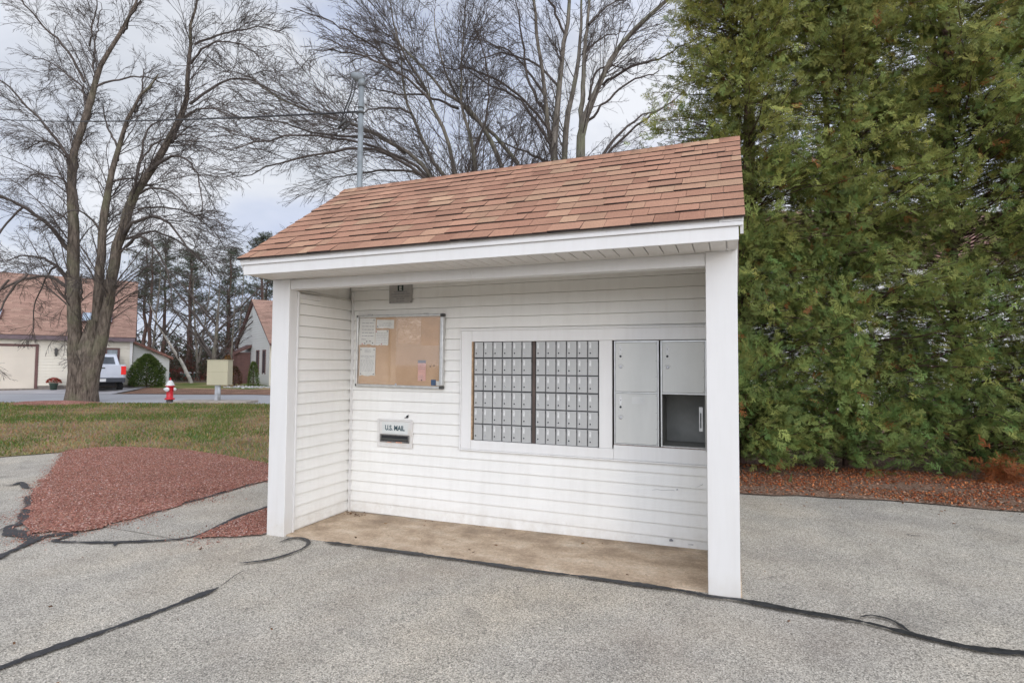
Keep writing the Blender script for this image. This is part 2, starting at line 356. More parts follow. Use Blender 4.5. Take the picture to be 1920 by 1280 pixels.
# base ground: one sheet to the horizon
gs = np.concatenate([[-900, -400, -200, -120], np.arange(-80, 81, 4), [120, 200, 400, 900]]).astype(float)
gd = np.concatenate([[-900, -300, -100, -40], np.arange(-20, 100, 3), [140, 250, 500, 1200]]).astype(float)
GS, GD = np.meshgrid(gs, gd); V = np.stack([CAM[0]+GS*cy-GD*sy, CAM[1]+GS*sy+GD*cy], -1).reshape(-1, 2)
V = np.c_[V, gz(V[:, 0], V[:, 1])-.04]; idx = np.arange(len(V)).reshape(GS.shape)
o = np_mesh('ground', V, np.stack([idx[:-1, :-1], idx[:-1, 1:], idx[1:, 1:], idx[1:, :-1]], -1).reshape(-1, 4), M['soil']); o['kind'] = 'structure'
BED = [(-6.68,2.17),(-6.59,2.61),(-6.07,2.91),(-4.89,3.04),(-3.57,2.85),(-2.67,2.62),(-1.93,2.48),(-1.78,2.12),(-1.72,1.52),(-1.67,.86),(-1.6,.35),(-1.55,.06),(-1.52,-.29),(-1.49,-.57),(-1.75,-.69),(-1.86,-.81),(-2.22,-.65),(-2.73,-.36),(-3.51,.04),(-4.22,.51),(-5.05,1.11)]
BED2 = [(-.46,-.33),(-.6,.14),(-.66,.64),(-.68,1.13),(.0,1.13),(.0,.1),(.0,-.06)]
VERGE = [(3.6,3.02),(3.87,3.06),(4.26,3.14),(4.86,3.26),(5.34,3.36),(5.82,3.36),(6.27,3.34),(6.56,3.31),(7.18,3.11),(9.5,2.6),(16,1.5),(20,8),(14,14),(-2,14),(-3,7),(0,3.0)]
LAWNE = [(-12,-1.6),(-8.59,.24),(-6.94,1.4),(-6.73,1.72),(-6.55,2.1),(-6.46,2.53),(-5.94,2.83),(-4.79,2.96),(-3.49,2.77),(-2.6,2.55),(-1.87,2.42),(-1.2,2.5),(-.6,2.9),(0,3.0),(-3,7)]
far_l = sdpoly([(4, 20.6), (-12.5, 20.6), (-18, 20.45), (-26, 20.2), (-40, 19.8), (-45, 14)])
LAWN = LAWNE+[tuple(S(2, 16)[:2])]+far_l+[(-28, -6), (-20, -5)]
region('lawn', LAWN, .012, M['lawn'], .8, jitter=.03)
region('asphalt_lot', [(-30, -14), (24, -14), (24, 1.5), (16, 1.5), (9.5, 2.7), (7.18, 3.25), (6, 3.5), (3, 3.3), (0, 3.2), (-2, 2.7), (-5, 3.1), (-7, 2.2), (-8.6, .3), (-12, -1.5), (-20, -4.9), (-28, -5.9)], 0., M['asphalt'], 1.2)
region('asphalt_path', [(-1.9,2.5),(-1.1,2.7),(-.3,3.05),(.05,3.0),(.05,1.2),(-.62,1.2),(-.6,.3),(-.4,-.4),(-1.6,-.4),(-1.7,1.5)], .005, M['asphalt'], .5)
region('mulch_bed', BED, .018, M['mulch'], .12, mound=.04, jitter=.05)
region('mulch_corner', BED2, .016, M['mulch'], .1, mound=.03, jitter=.02, seed=4)
region('planting_verge', VERGE, .014, M['verge'], .25, mound=.04, jitter=.04, seed=3)
region('road', sdpoly([(-60, 19.2), (-26, 20.2), (-18, 20.45), (-12.5, 20.65), (6, 20.7), (60, 22), (60, 27.5), (-18.6, 26.2), (-60, 24)]), -.004, M['road'], 1.5)
region('driveway', sdpoly([(-18.9, 26.1), (-60, 24), (-52, 14), (-22.5, 29.2), (-20.2, 31)]), .006, M['driveway'], 1.5)
region('driveway_apron', sdpoly([(-20.3, 30.9), (-22.6, 29.0), (-40, 17.0), (-40, 24.5), (-24, 25.5)]), .010, M['driveway'], 1.5) if False else None
region('far_verge', sdpoly([(60, 27.4), (-18.5, 26.1), (-19.8, 30), (-16, 29.2), (0, 29.4), (60, 30.5)]), .016, mulchm('leafy_verge', [(.10, .06, .04), (.24, .13, .09), (.33, .20, .14), (.42, .3, .2)]), 1., jitter=.15)
region('far_lawn', sdpoly([(60, 30.4), (0, 29.3), (-16, 29.0), (-19.8, 29.9), (-21, 33), (-22, 36), (-10, 38), (60, 40)]), .012, M['lawn'], 1.2)
region('tree_mulch', [tuple(S(-16.6+1.45*math.cos(a)*(1+.10*math.sin(3*a)), 20.55+1.0*math.sin(a)-.45)[:2]) for a in np.linspace(0, 2*math.pi, 26)[:-1]], .02, M['mulch'], .4, mound=.10, jitter=.08)

def strip(name, pts, w, dz=.009, seed=0, mat='tar', taper=True):
    r = random.Random(seed); P = [Vector((*p, 0)) for p in pts]; out = []
    for i in range(len(P)-1):     # catmull
        p0 = P[max(i-1, 0)]; p1 = P[i]; p2 = P[i+1]; p3 = P[min(i+2, len(P)-1)]; n = max(3, int((p2-p1).length/.022))
        for j in range(n):
            t = j/n; out.append(.5*((2*p1)+(-p0+p2)*t+(2*p0-5*p1+4*p2-p3)*t*t+(-p0+3*p1-3*p2+p3)*t**3))
    out.append(P[-1]); V = []; n = len(out); ph = r.uniform(0, 9)
    for i, p in enumerate(out):
        t = (out[min(i+1, n-1)]-out[max(i-1, 0)]).normalized(); nn = Vector((-t.y, t.x, 0))
        ww = w*.5*(1+.26*math.sin(i*.16+ph)+.18*math.sin(i*.4+2*ph))+r.uniform(-.13, .13)*w
        if taper: ww *= min(1, (min(i, n-1-i)+.6)/6)
        off = r.uniform(-.06, .06)*w
        for sgn in (1, 0, -1):
            q = p+nn*(ww*sgn+off); V.append((q.x, q.y, float(gz(q.x, q.y))+dz+(0.003 if sgn == 0 else 0)))
    F = []
    for i in range(n-1):
        for c in (0, 1):
            a = i*3+c; F.append((a, a+1, a+4, a+3))
    o = np_mesh(name, V, F, M[mat]); o['kind'] = 'structure'; return o
CR = [
 ([(.45,-2.9),(.49,-2.27),(.5,-2.15),(.53,-1.94),(.6,-1.6),(.63,-1.33),(.65,-1.04)], .05),
 ([(.4,-.65),(.54,-.52),(.6,-.32),(.59,-.17),(.52,-.06),(.39,0),(.31,-.04),(.3,-.15)], .035),
 ([(.65,-.02),(1.03,-.01),(1.63,-.012),(2.08,-.015),(2.51,-.03),(2.89,-.02),(3.25,-.025),(3.56,-.035),(3.69,-.06),(3.88,-.055),(4.2,-.09),(4.49,-.1),(4.7,-.16),(4.92,-.22),(5.05,-.22),(5.34,-.15)], .048),
 ([(-1.51,-.63),(-1.50,-.74),(-1.46,-.84),(-1.24,-.78),(-.96,-.66),(-.54,-.38),(-.55,-.08),(-.69,.34),(-.7,.67),(-.72,.95)], .045),
 ([(-.98,-.66),(-.86,-.74)], .05),
 ([(-1.2,-1.75),(-1.34,-1.4),(-1.43,-1.23),(-1.54,-1.04),(-1.67,-.84),(-1.65,-.75),(-1.51,-.63)], .075),
 ([(-3.51,.05),(-2.64,-.43),(-2.33,-.64),(-2.28,-.76),(-2.05,-.84),(-1.86,-.84),(-1.67,-.92)], .10),
 ([(-4.38,.2),(-4.33,.29),(-4.42,.42),(-4.03,.26),(-3.92,.28)], .06),
 ([(-1.55,.06),(-1.6,.35),(-1.65,.84),(-1.72,1.52)], .03),
 ([(4.51,-.03),(4.58,.02),(4.66,0),(4.7,-.06),(4.73,-.15)], .042),
 ([(-2.3,-.78),(-2.0,-1.1),(-1.75,-1.35)], .012), ([(.65,-1.02),(.58,-.85),(.57,-.76)], .008)]
for i, (p, w) in enumerate(CR): strip('crack_sealant', p, w, seed=i, dz=.012+.0015*(i % 3))

# stuff scattered on the ground
def in_poly(Q, poly):
    B = np.array(poly); ins = np.zeros(len(Q), bool)
    for i in range(len(B)):
        a = B[i]; b = B[(i+1) % len(B)]; c = ((a[1] > Q[:, 1]) != (b[1] > Q[:, 1]))
        dy = (b[1]-a[1]) if abs(b[1]-a[1]) > 1e-12 else 1e-12; ins ^= c & (Q[:, 0] < a[0]+(Q[:, 1]-a[1])*(b[0]-a[0])/dy)
    return ins
def scatter_poly(poly, n):
    B = np.array(poly); lo = B.min(0); hi = B.max(0); out = []; tot = 0
    while tot < n:
        q = rng.uniform(lo, hi, (n*3, 2)); q = q[in_poly(q, poly)]; out.append(q); tot += len(q)
    return np.concatenate(out)[:n]
def rand_frames(n, up_bias=0.):
    a = rng.normal(size=(n, 3)); a[:, 2] *= (1-up_bias); a /= np.linalg.norm(a, axis=1, keepdims=True)
    nrm = rng.normal(size=(n, 3)); nrm[:, 2] += 3*up_bias; b = np.cross(nrm, a); b /= np.linalg.norm(b, axis=1, keepdims=True)+1e-9
    return a, b, np.cross(a, b)
def flakes(name, pts, size, cols, lift=.01, flat=.7, thick=.25):
    n = len(pts); a, b, c = rand_frames(n, flat); s = rng.uniform(*size, (n, 1)); w = s*rng.uniform(.35, .8, (n, 1)); h = s*thick
    P = np.c_[pts, np.zeros(n)] if pts.shape[1] == 2 else pts.copy()
    if pts.shape[1] == 2: P[:, 2] = gz(P[:, 0], P[:, 1])+lift+rng.uniform(0, .012, n)
    v = np.stack([P-a*s, P+b*w, P+a*s, P-b*w, P+c*h, P-c*h], 1)
    f0 = np.array([[0,1,4],[1,2,4],[2,3,4],[3,0,4],[1,0,5],[2,1,5],[3,2,5],[0,3,5]])
    f = (np.arange(n)[:, None, None]*6+f0[None]).reshape(-1, 3)
    col = np.repeat(cols[rng.integers(0, len(cols), n)]*rng.uniform(.7, 1.3, (n, 1)), 6, axis=0)
    return np_mesh(name, v.reshape(-1, 3), f, M['chips'], None, col)
def bed_z(pts, poly, mound, dz):
    B = np.array(poly); d = np.full(len(pts), 1e9)
    for i in range(len(B)):
        a = B[i]; b = B[(i+1) % len(B)]; ab = b-a; t = np.clip(((pts-a)@ab)/(ab@ab), 0, 1); d = np.minimum(d, np.linalg.norm(pts-(a+t[:, None]*ab), axis=1))
    return gz(pts[:, 0], pts[:, 1])+dz+mound*(1-np.exp(-d/.35))
redc = np.array([(.38,.175,.125),(.28,.115,.085),(.46,.235,.175),(.50,.29,.22),(.18,.075,.06),(.42,.18,.12),(.34,.22,.16)]); redw = np.vstack([redc, redc, [(.6,.45,.4)]])
q = scatter_poly(BED, 42000); P = np.c_[q, bed_z(q, BED, .04, .022)]
tag(flakes('mulch_chips', P, (.004, .0125), redw), 'loose red mulch chips heaped over the bed by the lawn', 'mulch', kind='stuff')
q = scatter_poly(BED2, 4000); P = np.c_[q, bed_z(q, BED2, .03, .02)]
tag(flakes('mulch_chips', P, (.004, .012), redw), 'small triangle of red mulch chips against the left post of the shelter', 'mulch', kind='stuff')
rust = np.array([(.42,.12,.04),(.33,.09,.035),(.24,.08,.04),(.5,.2,.08),(.18,.1,.06),(.38,.22,.14)])
vq = scatter_poly([(3.5,3.02),(3.9,3.06),(4.86,3.28),(5.34,3.38),(6.27,3.36),(7.2,3.15),(9,2.8),(9,5),(6,5.2),(3.5,4.8)], 24000)
vq = vq[(np.sin(vq[:, 0]*3.1+2*np.sin(vq[:, 1]*4))+np.sin(vq[:, 1]*5+vq[:, 0]*1.7)+rng.normal(0, .8, len(vq)) > -.5) & ((vq[:, 1] > 3.42) | (rng.random(len(vq)) < .45))]
P = np.c_[vq, bed_z(vq, VERGE, .04, .022)]
tag(flakes('leaf_litter', P, (.006, .024), rust, flat=.55, thick=.08), 'rust brown cedar litter lying under the tall arborvitae', 'leaf litter', kind='stuff')
# stray chips on asphalt edges
ed = []
for p, n in (((-1.55,-.2),400),((-1.7,-.8),500),((-2.6,-.5),400),((-.4,-.3),250),((-1.62,.7),300)):
    ed.append(rng.normal(p, .16, (n, 2)))
for i_ in range(len(BED)):
    a_ = np.array(BED[i_]); b_ = np.array(BED[(i_+1) % len(BED)]); n_ = int(np.linalg.norm(b_-a_)*330); ed.append(a_+(b_-a_)*rng.random((n_, 1))+rng.normal(0, .055, (n_, 2)))
ed = np.vstack(ed); tag(flakes('stray_chips', ed, (.004, .011), redc, lift=.006), 'stray red chips spilled on the asphalt around the mulch bed', 'mulch', kind='stuff')
fl = np.vstack([scatter_poly([(-6, -3), (6.5, -3), (7, 3.1), (3.9, 3.0), (3.9, -.1), (-.1, -.3), (-1.8, -1), (-6, 0)], 70), rng.normal((5.5, 2.9), (1.2, .25), (60, 2)), rng.normal((.32, .8), (.08, .05), (26, 2)), scatter_poly([(.3, .1), (3.6, .1), (3.6, .85), (.3, .85)], 26)])
tag(flakes('fallen_leaves', fl, (.006, .02), np.array([(.20, .10, .05), (.30, .18, .09), (.12, .07, .04)]), lift=.012, flat=.8, thick=.1), 'scattered bits of dry brown leaf on the asphalt and slab', 'fallen leaves', kind='stuff')
gr = scatter_poly([(-5, -3.2), (7, -3.2), (7, 3), (3.9, 3), (3.9, -.1), (-.5, -.4), (-5, -.5)], 2600)
tag(flakes('loose_grit', gr, (.002, .006), np.array([(.6, .56, .5), (.45, .42, .38), (.12, .11, .1)]), lift=.003, flat=.4, thick=.5), 'loose stone grit lying on the asphalt lot', 'grit', kind='stuff')
ll_ = scatter_poly([tuple(p) for p in (S(-4.5, 9.5)[:2], S(-2.5, 20), S(-19, 20), S(-9, 9)) for p in [p[:2]]], 1500); dz_ = .02
tag(flakes('lawn_leaves', np.c_[ll_, gz(ll_[:, 0], ll_[:, 1])+.03], (.012, .035), np.array([(.30, .14, .07), (.36, .22, .12), (.20, .10, .05)]), flat=.7, thick=.1), 'dry brown leaves fallen over the lawn', 'fallen leaves', kind='stuff')
# lawn blades
lq = scatter_poly(LAWN, 240000); sL = (lq[:, 0]-CAM[0])*cy+(lq[:, 1]-CAM[1])*sy; dL = -(lq[:, 0]-CAM[0])*sy+(lq[:, 1]-CAM[1])*cy
keep = (dL < 21) & (dL > 5) & (sL < -.38*dL+.5) & (sL > -1.0*dL-1) & (rng.random(len(lq)) < np.clip(13/dL, 0, 1)); lq = lq[keep]; dL = dL[keep]
n = len(lq); z0 = gz(lq[:, 0], lq[:, 1])+.01; hgt = rng.uniform(.025, .075, n); ang = rng.uniform(0, 2*np.pi, n); w = rng.uniform(.004, .009, n)*(1+dL/14)
dx = np.c_[np.cos(ang), np.sin(ang)]*w[:, None]; tl = rng.normal(0, .025, (n, 2))
v = np.stack([np.c_[lq-dx, z0], np.c_[lq+dx, z0], np.c_[lq+tl, z0+hgt]], 1).reshape(-1, 3)
pat = np.sin(lq[:, 0]*.9+2*np.sin(lq[:, 1]*.5))+np.sin(lq[:, 1]*1.3+1.5*np.sin(lq[:, 0]*.8))+.8*np.sin((lq[:, 0]+lq[:, 1])*2.9)+rng.normal(0, .9, n)
far = np.clip((dL-11)/7, -.6, 1); green = (pat+far*1.6 > .75)
green &= (rng.random(n) < .8)
gc = np.where(green[:, None], rng.uniform([.085,.125,.022], [.175,.215,.06], (n, 3)), rng.uniform([.25,.185,.09], [.42,.31,.18], (n, 3)))
tag(np_mesh('grass', v, np.arange(3*n).reshape(-1, 3), M['leaf'], None, np.repeat(gc, 3, axis=0)), 'patchy green and tan mown grass of the lawn left of the shelter', 'grass', kind='stuff')

# ------------------------------------------------------------------ siding and shingles
def siding(mb, o, u, n, ext, z0, z1, base=0., expo=.1016, dep=.017, pro=.003, gr=.003):
    """lap courses; ext(z)->(a,b) extents along u, or tuple"""
    o = Vector(o); u = Vector(u); n = Vector(n); i = math.floor((z0-base)/expo)
    while base+i*expo < z1-1e-4:
        a0 = max(z0, base+i*expo); a1 = min(z1, base+(i+1)*expo); i += 1
        if a1-a0 < .004: continue
        e0 = ext(a0) if callable(ext) else ext; e1 = ext(a1) if callable(ext) else ext
        if e0[1]-e0[0] < .02: continue
        f = lambda s, z, q: o+u*s+n*q+Vector((0, 0, z))
        d0 = pro+dep*(1-(a0-(base+(i-1)*expo))/expo)
        top = a1; full = abs(a1-(base+i*expo)) < 1e-6
        if full: top = a1-gr
        et = ext(top) if callable(ext) else ext
        mb.quad(f(e0[0], a0, d0), f(e0[1], a0, d0), f(et[1], top, pro), f(et[0], top, pro))
        if full: mb.quad(f(et[0], top, pro), f(et[1], top, pro), f(et[1], top-.001, -.012), f(et[0], top-.001, -.012)); mb.quad(f(et[0], top-.001, -.012), f(et[1], top-.001, -.012), f(et[1], a1, -.012), f(et[0], a1, -.012))
        mb.quad(f(e0[0], a0, -.012), f(e0[1], a0, -.012), f(e0[1], a0, d0), f(e0[0], a0, d0))
    return mb
def shingles(name, o, u, L_, v, Ls, expo, pal, mat, parent, wr=(.14, .34), th=.010, seed=3, over=.012):
    r = random.Random(seed); o = np.array(o, float); u = np.array(u, float); v = np.array(v, float); nn = np.cross(u, v); nn /= np.linalg.norm(nn)
    if nn[2] < 0: nn = -nn
    V = []; F = []; C = []; nr = int(round(Ls/expo)); expo = Ls/nr
    for i in range(nr):
        s0 = i*expo-(over if i == 0 else 0); s1 = (i+1)*expo; a = 0.; lastc = None
        while a < L_-1e-6:
            wd = r.uniform(*wr); b = min(L_, a+wd)
            if L_-b < .06: b = L_
            c = np.array(r.choices(pal[0], pal[1])[0])*r.uniform(.86, 1.12)
            t = th*r.choice([.85, 1, 1.0, 1.45]); lo = -r.uniform(0, .004); k = len(V); st = .012*(r.random()-.5)
            q = lambda s, w, h: o+u*s+v*w+nn*h
            a2 = a+.0022
            V += [q(a2, s0+lo, t), q(b, s0+lo, t), q(b, s1+.01, .0022), q(a2, s1+.01, .0022)]+[q(a2, s0+lo, t), q(b, s0+lo, t), q(b, s1+.01, .0022), q(a2, s1+.01, .0022), q(a2, s0+lo, -.004), q(b, s0+lo, -.004), q(b, s1, -.004), q(a2, s1, -.004)]
            F += [(k, k+1, k+2, k+3), (k+8, k+9, k+5, k+4), (k+9, k+10, k+6, k+5), (k+11, k+8, k+4, k+7)]
            C += [c]*4+[np.array([.045, .035, .032])]*8; a = b
    return np_mesh(name, np.array(V), np.array(F), mat, parent, np.array(C))
PAL = ([(.36,.192,.125), (.38,.208,.136), (.34,.176,.115), (.42,.26,.166), (.395,.23,.148)], [5, 5, 3, 1.6, 3])

# ------------------------------------------------------------------ mail shelter
W, D, H = 3.874, .896, 2.2; PW, PR = .195, .192; RY, RZ = 1.047, 3.341; BACK = 2.094
SH = empty('mail_shelter', (0, 0, 0), 'open fronted white sided mail shelter with brown shingled roof on the asphalt lot', 'mail shelter')
mb = MB(); mb.b.free(); mb.b = bmesh.new()
# slab: tapers with the lot's fall
mb = MB(); V8 = [(-.02, .03, -.2), (W+.01, .03, -.2), (W+.01, BACK, -.2), (-.02, BACK, -.2), (-.02, .03, -.047), (W+.01, .03, .006), (W+.01, BACK, .006), (-.02, BACK, -.047)]
vs = [mb.b.verts.new(p) for p in V8]
for f in ((0,3,2,1),(4,5,6,7),(0,1,5,4),(1,2,6,5),(2,3,7,6),(3,0,4,7)): mb.b.faces.new([vs[i] for i in f])
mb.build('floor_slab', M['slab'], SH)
# walls (cores + lap courses)
mb = MB(); mb.box(PW-.03, W-PR+.03, D+.03, D+.05, .0, 2.33)          # hidden core is pierced behind the boxes
mb.b.free(); mb = MB()
mb.box(.15, 1.50, D+.014, D+.04, -.05, 2.33); mb.box(1.50, W-.15, D+.014, D+.04, -.0, .70); mb.box(1.50, W-.15, D+.014, D+.04, 1.70, 2.33)
siding(mb, (0, D, 0), (1, 0, 0), (0, -1, 0), (PW-.02, 1.453), -.055, 2.33, base=-.03)
siding(mb, (0, D, 0), (1, 0, 0), (0, -1, 0), (1.453, W-PR+.02), -.055, .662, base=-.03)
siding(mb, (0, D, 0), (1, 0, 0), (0, -1, 0), (1.453, W-PR+.02), 1.775, 2.33, base=-.03)
mb.build('back_wall', M['vinyl'], SH)
mb = MB(); mb.box(.062, .150, .10, D+.04, -.06, 2.33)
siding(mb, (.165, 0, 0), (0, 1, 0), (1, 0, 0), (.05, D), -.055, 2.12, base=-.03)
siding(mb, (.02, 0, 0), (0, 1, 0), (-1, 0, 0), (.1, BACK), -.055, 2.25, base=-.03); mb.box(.034, .06, .10, BACK, -.06, 2.25)
mb.build('side_wall', M['vinyl'], SH)
mb = MB(); mb.box(W-.150, W-.062, .10, D+.04, 0, 2.33); mb.box(W-.06, W-.034, .1, BACK, 0, 2.25)
siding(mb, (W-.165, 0, 0), (0, 1, 0), (-1, 0, 0), (.10, D), 0, 2.12, base=-.03)
siding(mb, (W-.02, 0, 0), (0, 1, 0), (1, 0, 0), (.1, BACK), 0, 2.25, base=-.03)
mb.build('side_wall', M['vinyl'], SH)
mb = MB(); mb.box(.06, W-.06, BACK-.04, BACK-.014, -.05, 2.25); siding(mb, (0, BACK, 0), (1, 0, 0), (0, 1, 0), (.02, W-.02), -.055, 2.25, base=-.03); mb.build('rear_wall', M['vinyl'], SH)
# gable triangles
for xx, nx in ((.02, -1), (W-.02, 1)):
    mb = MB(); sl_ = (RZ-2.336)/(RY+.334)
    ex = lambda z: ((max(-.25, (z-2.336)/sl_-.334+.02)), min(BACK+.25, 2*RY-((z-2.336)/sl_-.334)-.02))
    mb.prism([(-.25, 2.25), (BACK+.25, 2.25), (BACK+.25, 2.38), (RY, RZ-.04), (-.25, 2.38)], lambda a, b, t, xx=xx: (t, a, b), xx-.027*nx, xx-.04*nx)
    siding(mb, (xx-.012*nx, 0, 0), (0, 1, 0), (nx, 0, 0), ex, 2.26, RZ-.08, base=-.03); mb.build('gable', M['vinyl'], SH)
# posts
for x0, x1, zb in ((0, PW, -.062), (W-PR, W, -.004)):
    mb = MB(); mb.box(x0, x1, 0, .10, zb, H); mb.build('corner_post', M['trim'], SH, .003)
mb = MB(); mb.box(PW-.012, PW+.010, .10, .118, -.05, 2.1); mb.box(PW-.005, PW+.012, .882-.012, .882+.004, -.05, 2.2); mb.box(PW+.012, PW+.024, .874, .888, -.05, 2.2)
mb.box(PW-.02, PW+.006, .10, .40, 2.045, 2.085)
mb.build('channel_trim', M['trim'], SH, .002)
# beam
mb = MB(); mb.box(PW+.002, 1.975, .008, .10, 2.110, H-.006); mb.box(1.977, W-PR-.001, .010, .10, 2.110, H-.006); mb.box(1.955, 1.979, .006, .10, 2.108, H-.006)
mb.box(PW-.012, PW+.003, .012, .098, 2.107, H-.008)
mb.build('header_beam', M['trim'], SH, .002)
# soffit panels with grooves
mb = MB(); x = -.005; 
while x < W+.005:
    x1 = min(x+.098, W+.006); mb.box(x, x1-.007, -.306, -.002, H+.0, H+.012); x += .098
mb.box(-.004, W+.006, -.306, -.002, H+.014, H+.022)
mb.build('soffit', M['soffit'], SH, .0015)
mb = MB(); mb.box(.02, W-.02, .0, D+.03, H+.06, H+.07); mb.build('ceiling_panel', M['soffit'], SH)
# fascia in three steps
mb = MB(); mb.box(-.007, W+.007, -.320, -.305, H-.004, H+.078); mb.build('fascia', M['trim'], SH, .002)
mb = MB(); mb.box(-.030, W+.030, -.334, -.3055, H+.079, H+.104); mb.build('fascia_strip', M['trim'], SH, .002)
mb = MB(); mb.box(-.022, W+.020, -.326, -.306, H+.105, H+.142)
mb.box(-.034, .075, -.335, -.327, H+.1055, H+.140); mb.box(W-.10, W+.034, -.335, -.327, H+.1055, H+.140)
mb.box(1.86, 1.865, -.3275, -.3262, H+.106, H+.140)
mb.build('drip_edge', M['trim'], SH, .0015)
# roof deck, rakes
sl_ = (RZ-2.336)/(RY+.334); rdl = math.hypot(1, sl_)
mb = MB()
mb.prism([(-.30, 2.338), (RY, RZ-.012), (2*RY+.30, 2.338), (2*RY+.30, 2.31), (RY, RZ-.042), (-.30, 2.31)], lambda a, b, t: (t, a, b), -.032, W+.034)
mb.build('roof_deck', M['soffit'], SH)
for x0, x1 in ((-.034, -.016), (W+.016, W+.034)):
    mb = MB(); mb.prism([(-.325, 2.30), (-.325, 2.325), (RY, RZ-.018), (2*RY+.32, 2.325), (2*RY+.32, 2.23), (RY, RZ-.135), (-.30, 2.235)], lambda a, b, t: (t, a, b), x0, x1); mb.build('rake_board', M['trim'], SH)
vf = np.array([0, 1/rdl, sl_/rdl]); Ls = (RY+.345)*rdl
RF = shingles('roof', (-.042, -.345, 2.336-.345*0-.004), (1, 0, 0), W+.084, vf, Ls, .131, PAL, M['shingle'], SH, (.10, .24))
vb = np.array([0, -1/rdl, sl_/rdl]); shingles('roof', (-.042, 2*RY+.345, 2.332), (1, 0, 0), W+.084, vb, Ls, .131, PAL, M['shingle'], SH, (.13, .30), seed=9)
# ridge caps
V = []; F = []; C = []; x = W+.045; r = random.Random(5)
while x > -.04:
    x0 = max(x-.145, -.045); c = np.array(r.choices(PAL[0], PAL[1])[0])*r.uniform(.9, 1.1); k = len(V); zt = RZ+.008; wd = .105
    for xx, dz in ((x, .0), (x0-.01, .006)):
        V += [(xx, RY-wd, zt-wd*sl_+.004+dz), (xx, RY-.02, zt-.006+dz), (xx, RY+.02, zt-.006+dz), (xx, RY+wd, zt-wd*sl_+.004+dz), (xx, RY-wd, zt-wd*sl_-.012), (xx, RY+wd, zt-wd*sl_-.012)]
    F += [(k, k+1, k+7, k+6), (k+1, k+2, k+8, k+7), (k+2, k+3, k+9, k+8), (k+4, k, k+6, k+10), (k+6, k+7, k+8, k+9), (k+3, k+2, k+1, k)]
    C += [c]*12; x = x0
np_mesh('ridge_cap', np.array(V), np.array(F), M['shingle'], SH, np.array(C))
# casing round the mailboxes
mb = MB(); yo = D-.030; X0, X1, Z0, Z1 = 1.468, W-PR+.01, .668, 1.768; OL, OR, PL, PR2 = 1.572, 2.782, 2.893, 3.650; OB, OT = .752, 1.668
mb.box(X0, OL, yo, D-.001, Z0, Z1); mb.box(OL+.001, X1, yo+.002, D-.001, OT, Z1); mb.box(OL+.001, 2.905, yo+.002, D-.001, Z0, OB); mb.box(2.906, X1, yo+.0035, D-.001, Z0, .785)
mb.box(OR, PL, yo+.001, D-.001, OB+.001, OT-.001); mb.box(PR2, X1, yo+.001, D-.001, OB, OT-.001)
mb.build('mailbox_casing', M['casing'], SH, .002)
mb = MB()
for a in ((X0-.014, X0-.001, yo-.006, D, Z0-.014, Z1+.014), (X0, X1, yo-.006, D, Z1+.001, Z1+.014), (X0, X1, yo-.006, D, Z0-.014, Z0-.001)): mb.box(*a)
mb.build('casing_channel', M['casing'], SH, .002)
mb = MB(); mb.box(1.52, 3.70, D+.42, D+.44, .70, 1.72); mb.box(1.50, 1.52, D+.04, D+.44, .70, 1.72); mb.box(3.70, 3.72, D+.04, D+.44, .70, 1.72); mb.build('cavity_liner', M['brown'], SH)
mb = MB(); mb.box(OL+.0005, OL+.012, D-.028, D+.10, OB, OT); mb.build('raw_edge', simple('raw_sheathing', (.42, .29, .18), .9, var=.3, scale=30), SH)
mb = MB(); mb.box(2.172, 2.199, D-.012, D+.1, OB+.002, OT-.002); mb.build('divider', simple('divider_brown', (.085, .062, .052), .8, var=.3), SH)

# cracks, chips and scuffs in the siding are small broken shapes
def scuff(pts, w, name='scuff'):
    V = []; F = []
    for i, (x, z) in enumerate(pts):
        ww = w*(.4+rng.random()); V += [(x, D-.019, z+ww), (x, D-.019, z-ww)]
    for i in range(len(pts)-1): F.append((2*i, 2*i+1, 2*i+3, 2*i+2))
    return np_mesh(name, V, F, M['greyink'], SH)
scuff([(3.52, .478), (3.56, .483), (3.59, .50), (3.615, .515)], .0014)
scuff([(3.22, .435), (3.26, .445), (3.30, .44), (3.36, .45), (3.40, .447)], .0012); scuff([(3.41, .455), (3.425, .458)], .004)
scuff([(3.355, .045), (3.37, .05), (3.385, .046)], .008); scuff([(3.50, .03), (3.54, .033)], .003); scuff([(3.455, .06), (3.457, .10)], .002)
mb = MB(); mb.prism([(.835, .925), (.885, .925), (.892, .958), (.868, .95), (.862, .934)], lambda a, b, t: (a, t, b), D-.022, D-.019); mb.build('siding_hole', M['dark'], SH)

# ------------------------------------------------------------------ mailbox banks
def copy_obj(o, parent, loc=None):
    c = o.copy(); COL.objects.link(c); c.parent = parent
    if loc is not None: c.location = loc
    return c
mb = MB(); mb.prism([(0, 0), (1, 0), (1, 1), (0, 1)], lambda a, b, t: (a*.0875+.003, t, b*.141+.001), -.010, 0); mb.box(.004, .040, -.0112, -.010, .02, .138)
mb.build('door', M['door'], None, .0015); door0 = bpy.data.objects['door']
mb = MB(); mb.lathe([(.0062, 0), (.0062, .0035), (.003, .0036)], 12, Matrix.Translation((.022, -.0112, .038)) @ Matrix.Rotation(R(90), 4, 'X')); lock0 = mb.build('lock', M['ink'], door0)
mb = MB(); mb.lathe([(.0085, 0), (.0085, .002), (.0065, .0045), (.005, .0042)], 14, Matrix.Translation((.022, -.0112, .038)) @ Matrix.Rotation(R(90), 4, 'X')); lockring = mb.build('lock', M['chrome'], door0); 
mb = MB(); mb.box(.013, .031, -.0125, -.0112, .080, .130); plate0 = mb.build('number_plate', M['plate'], door0)
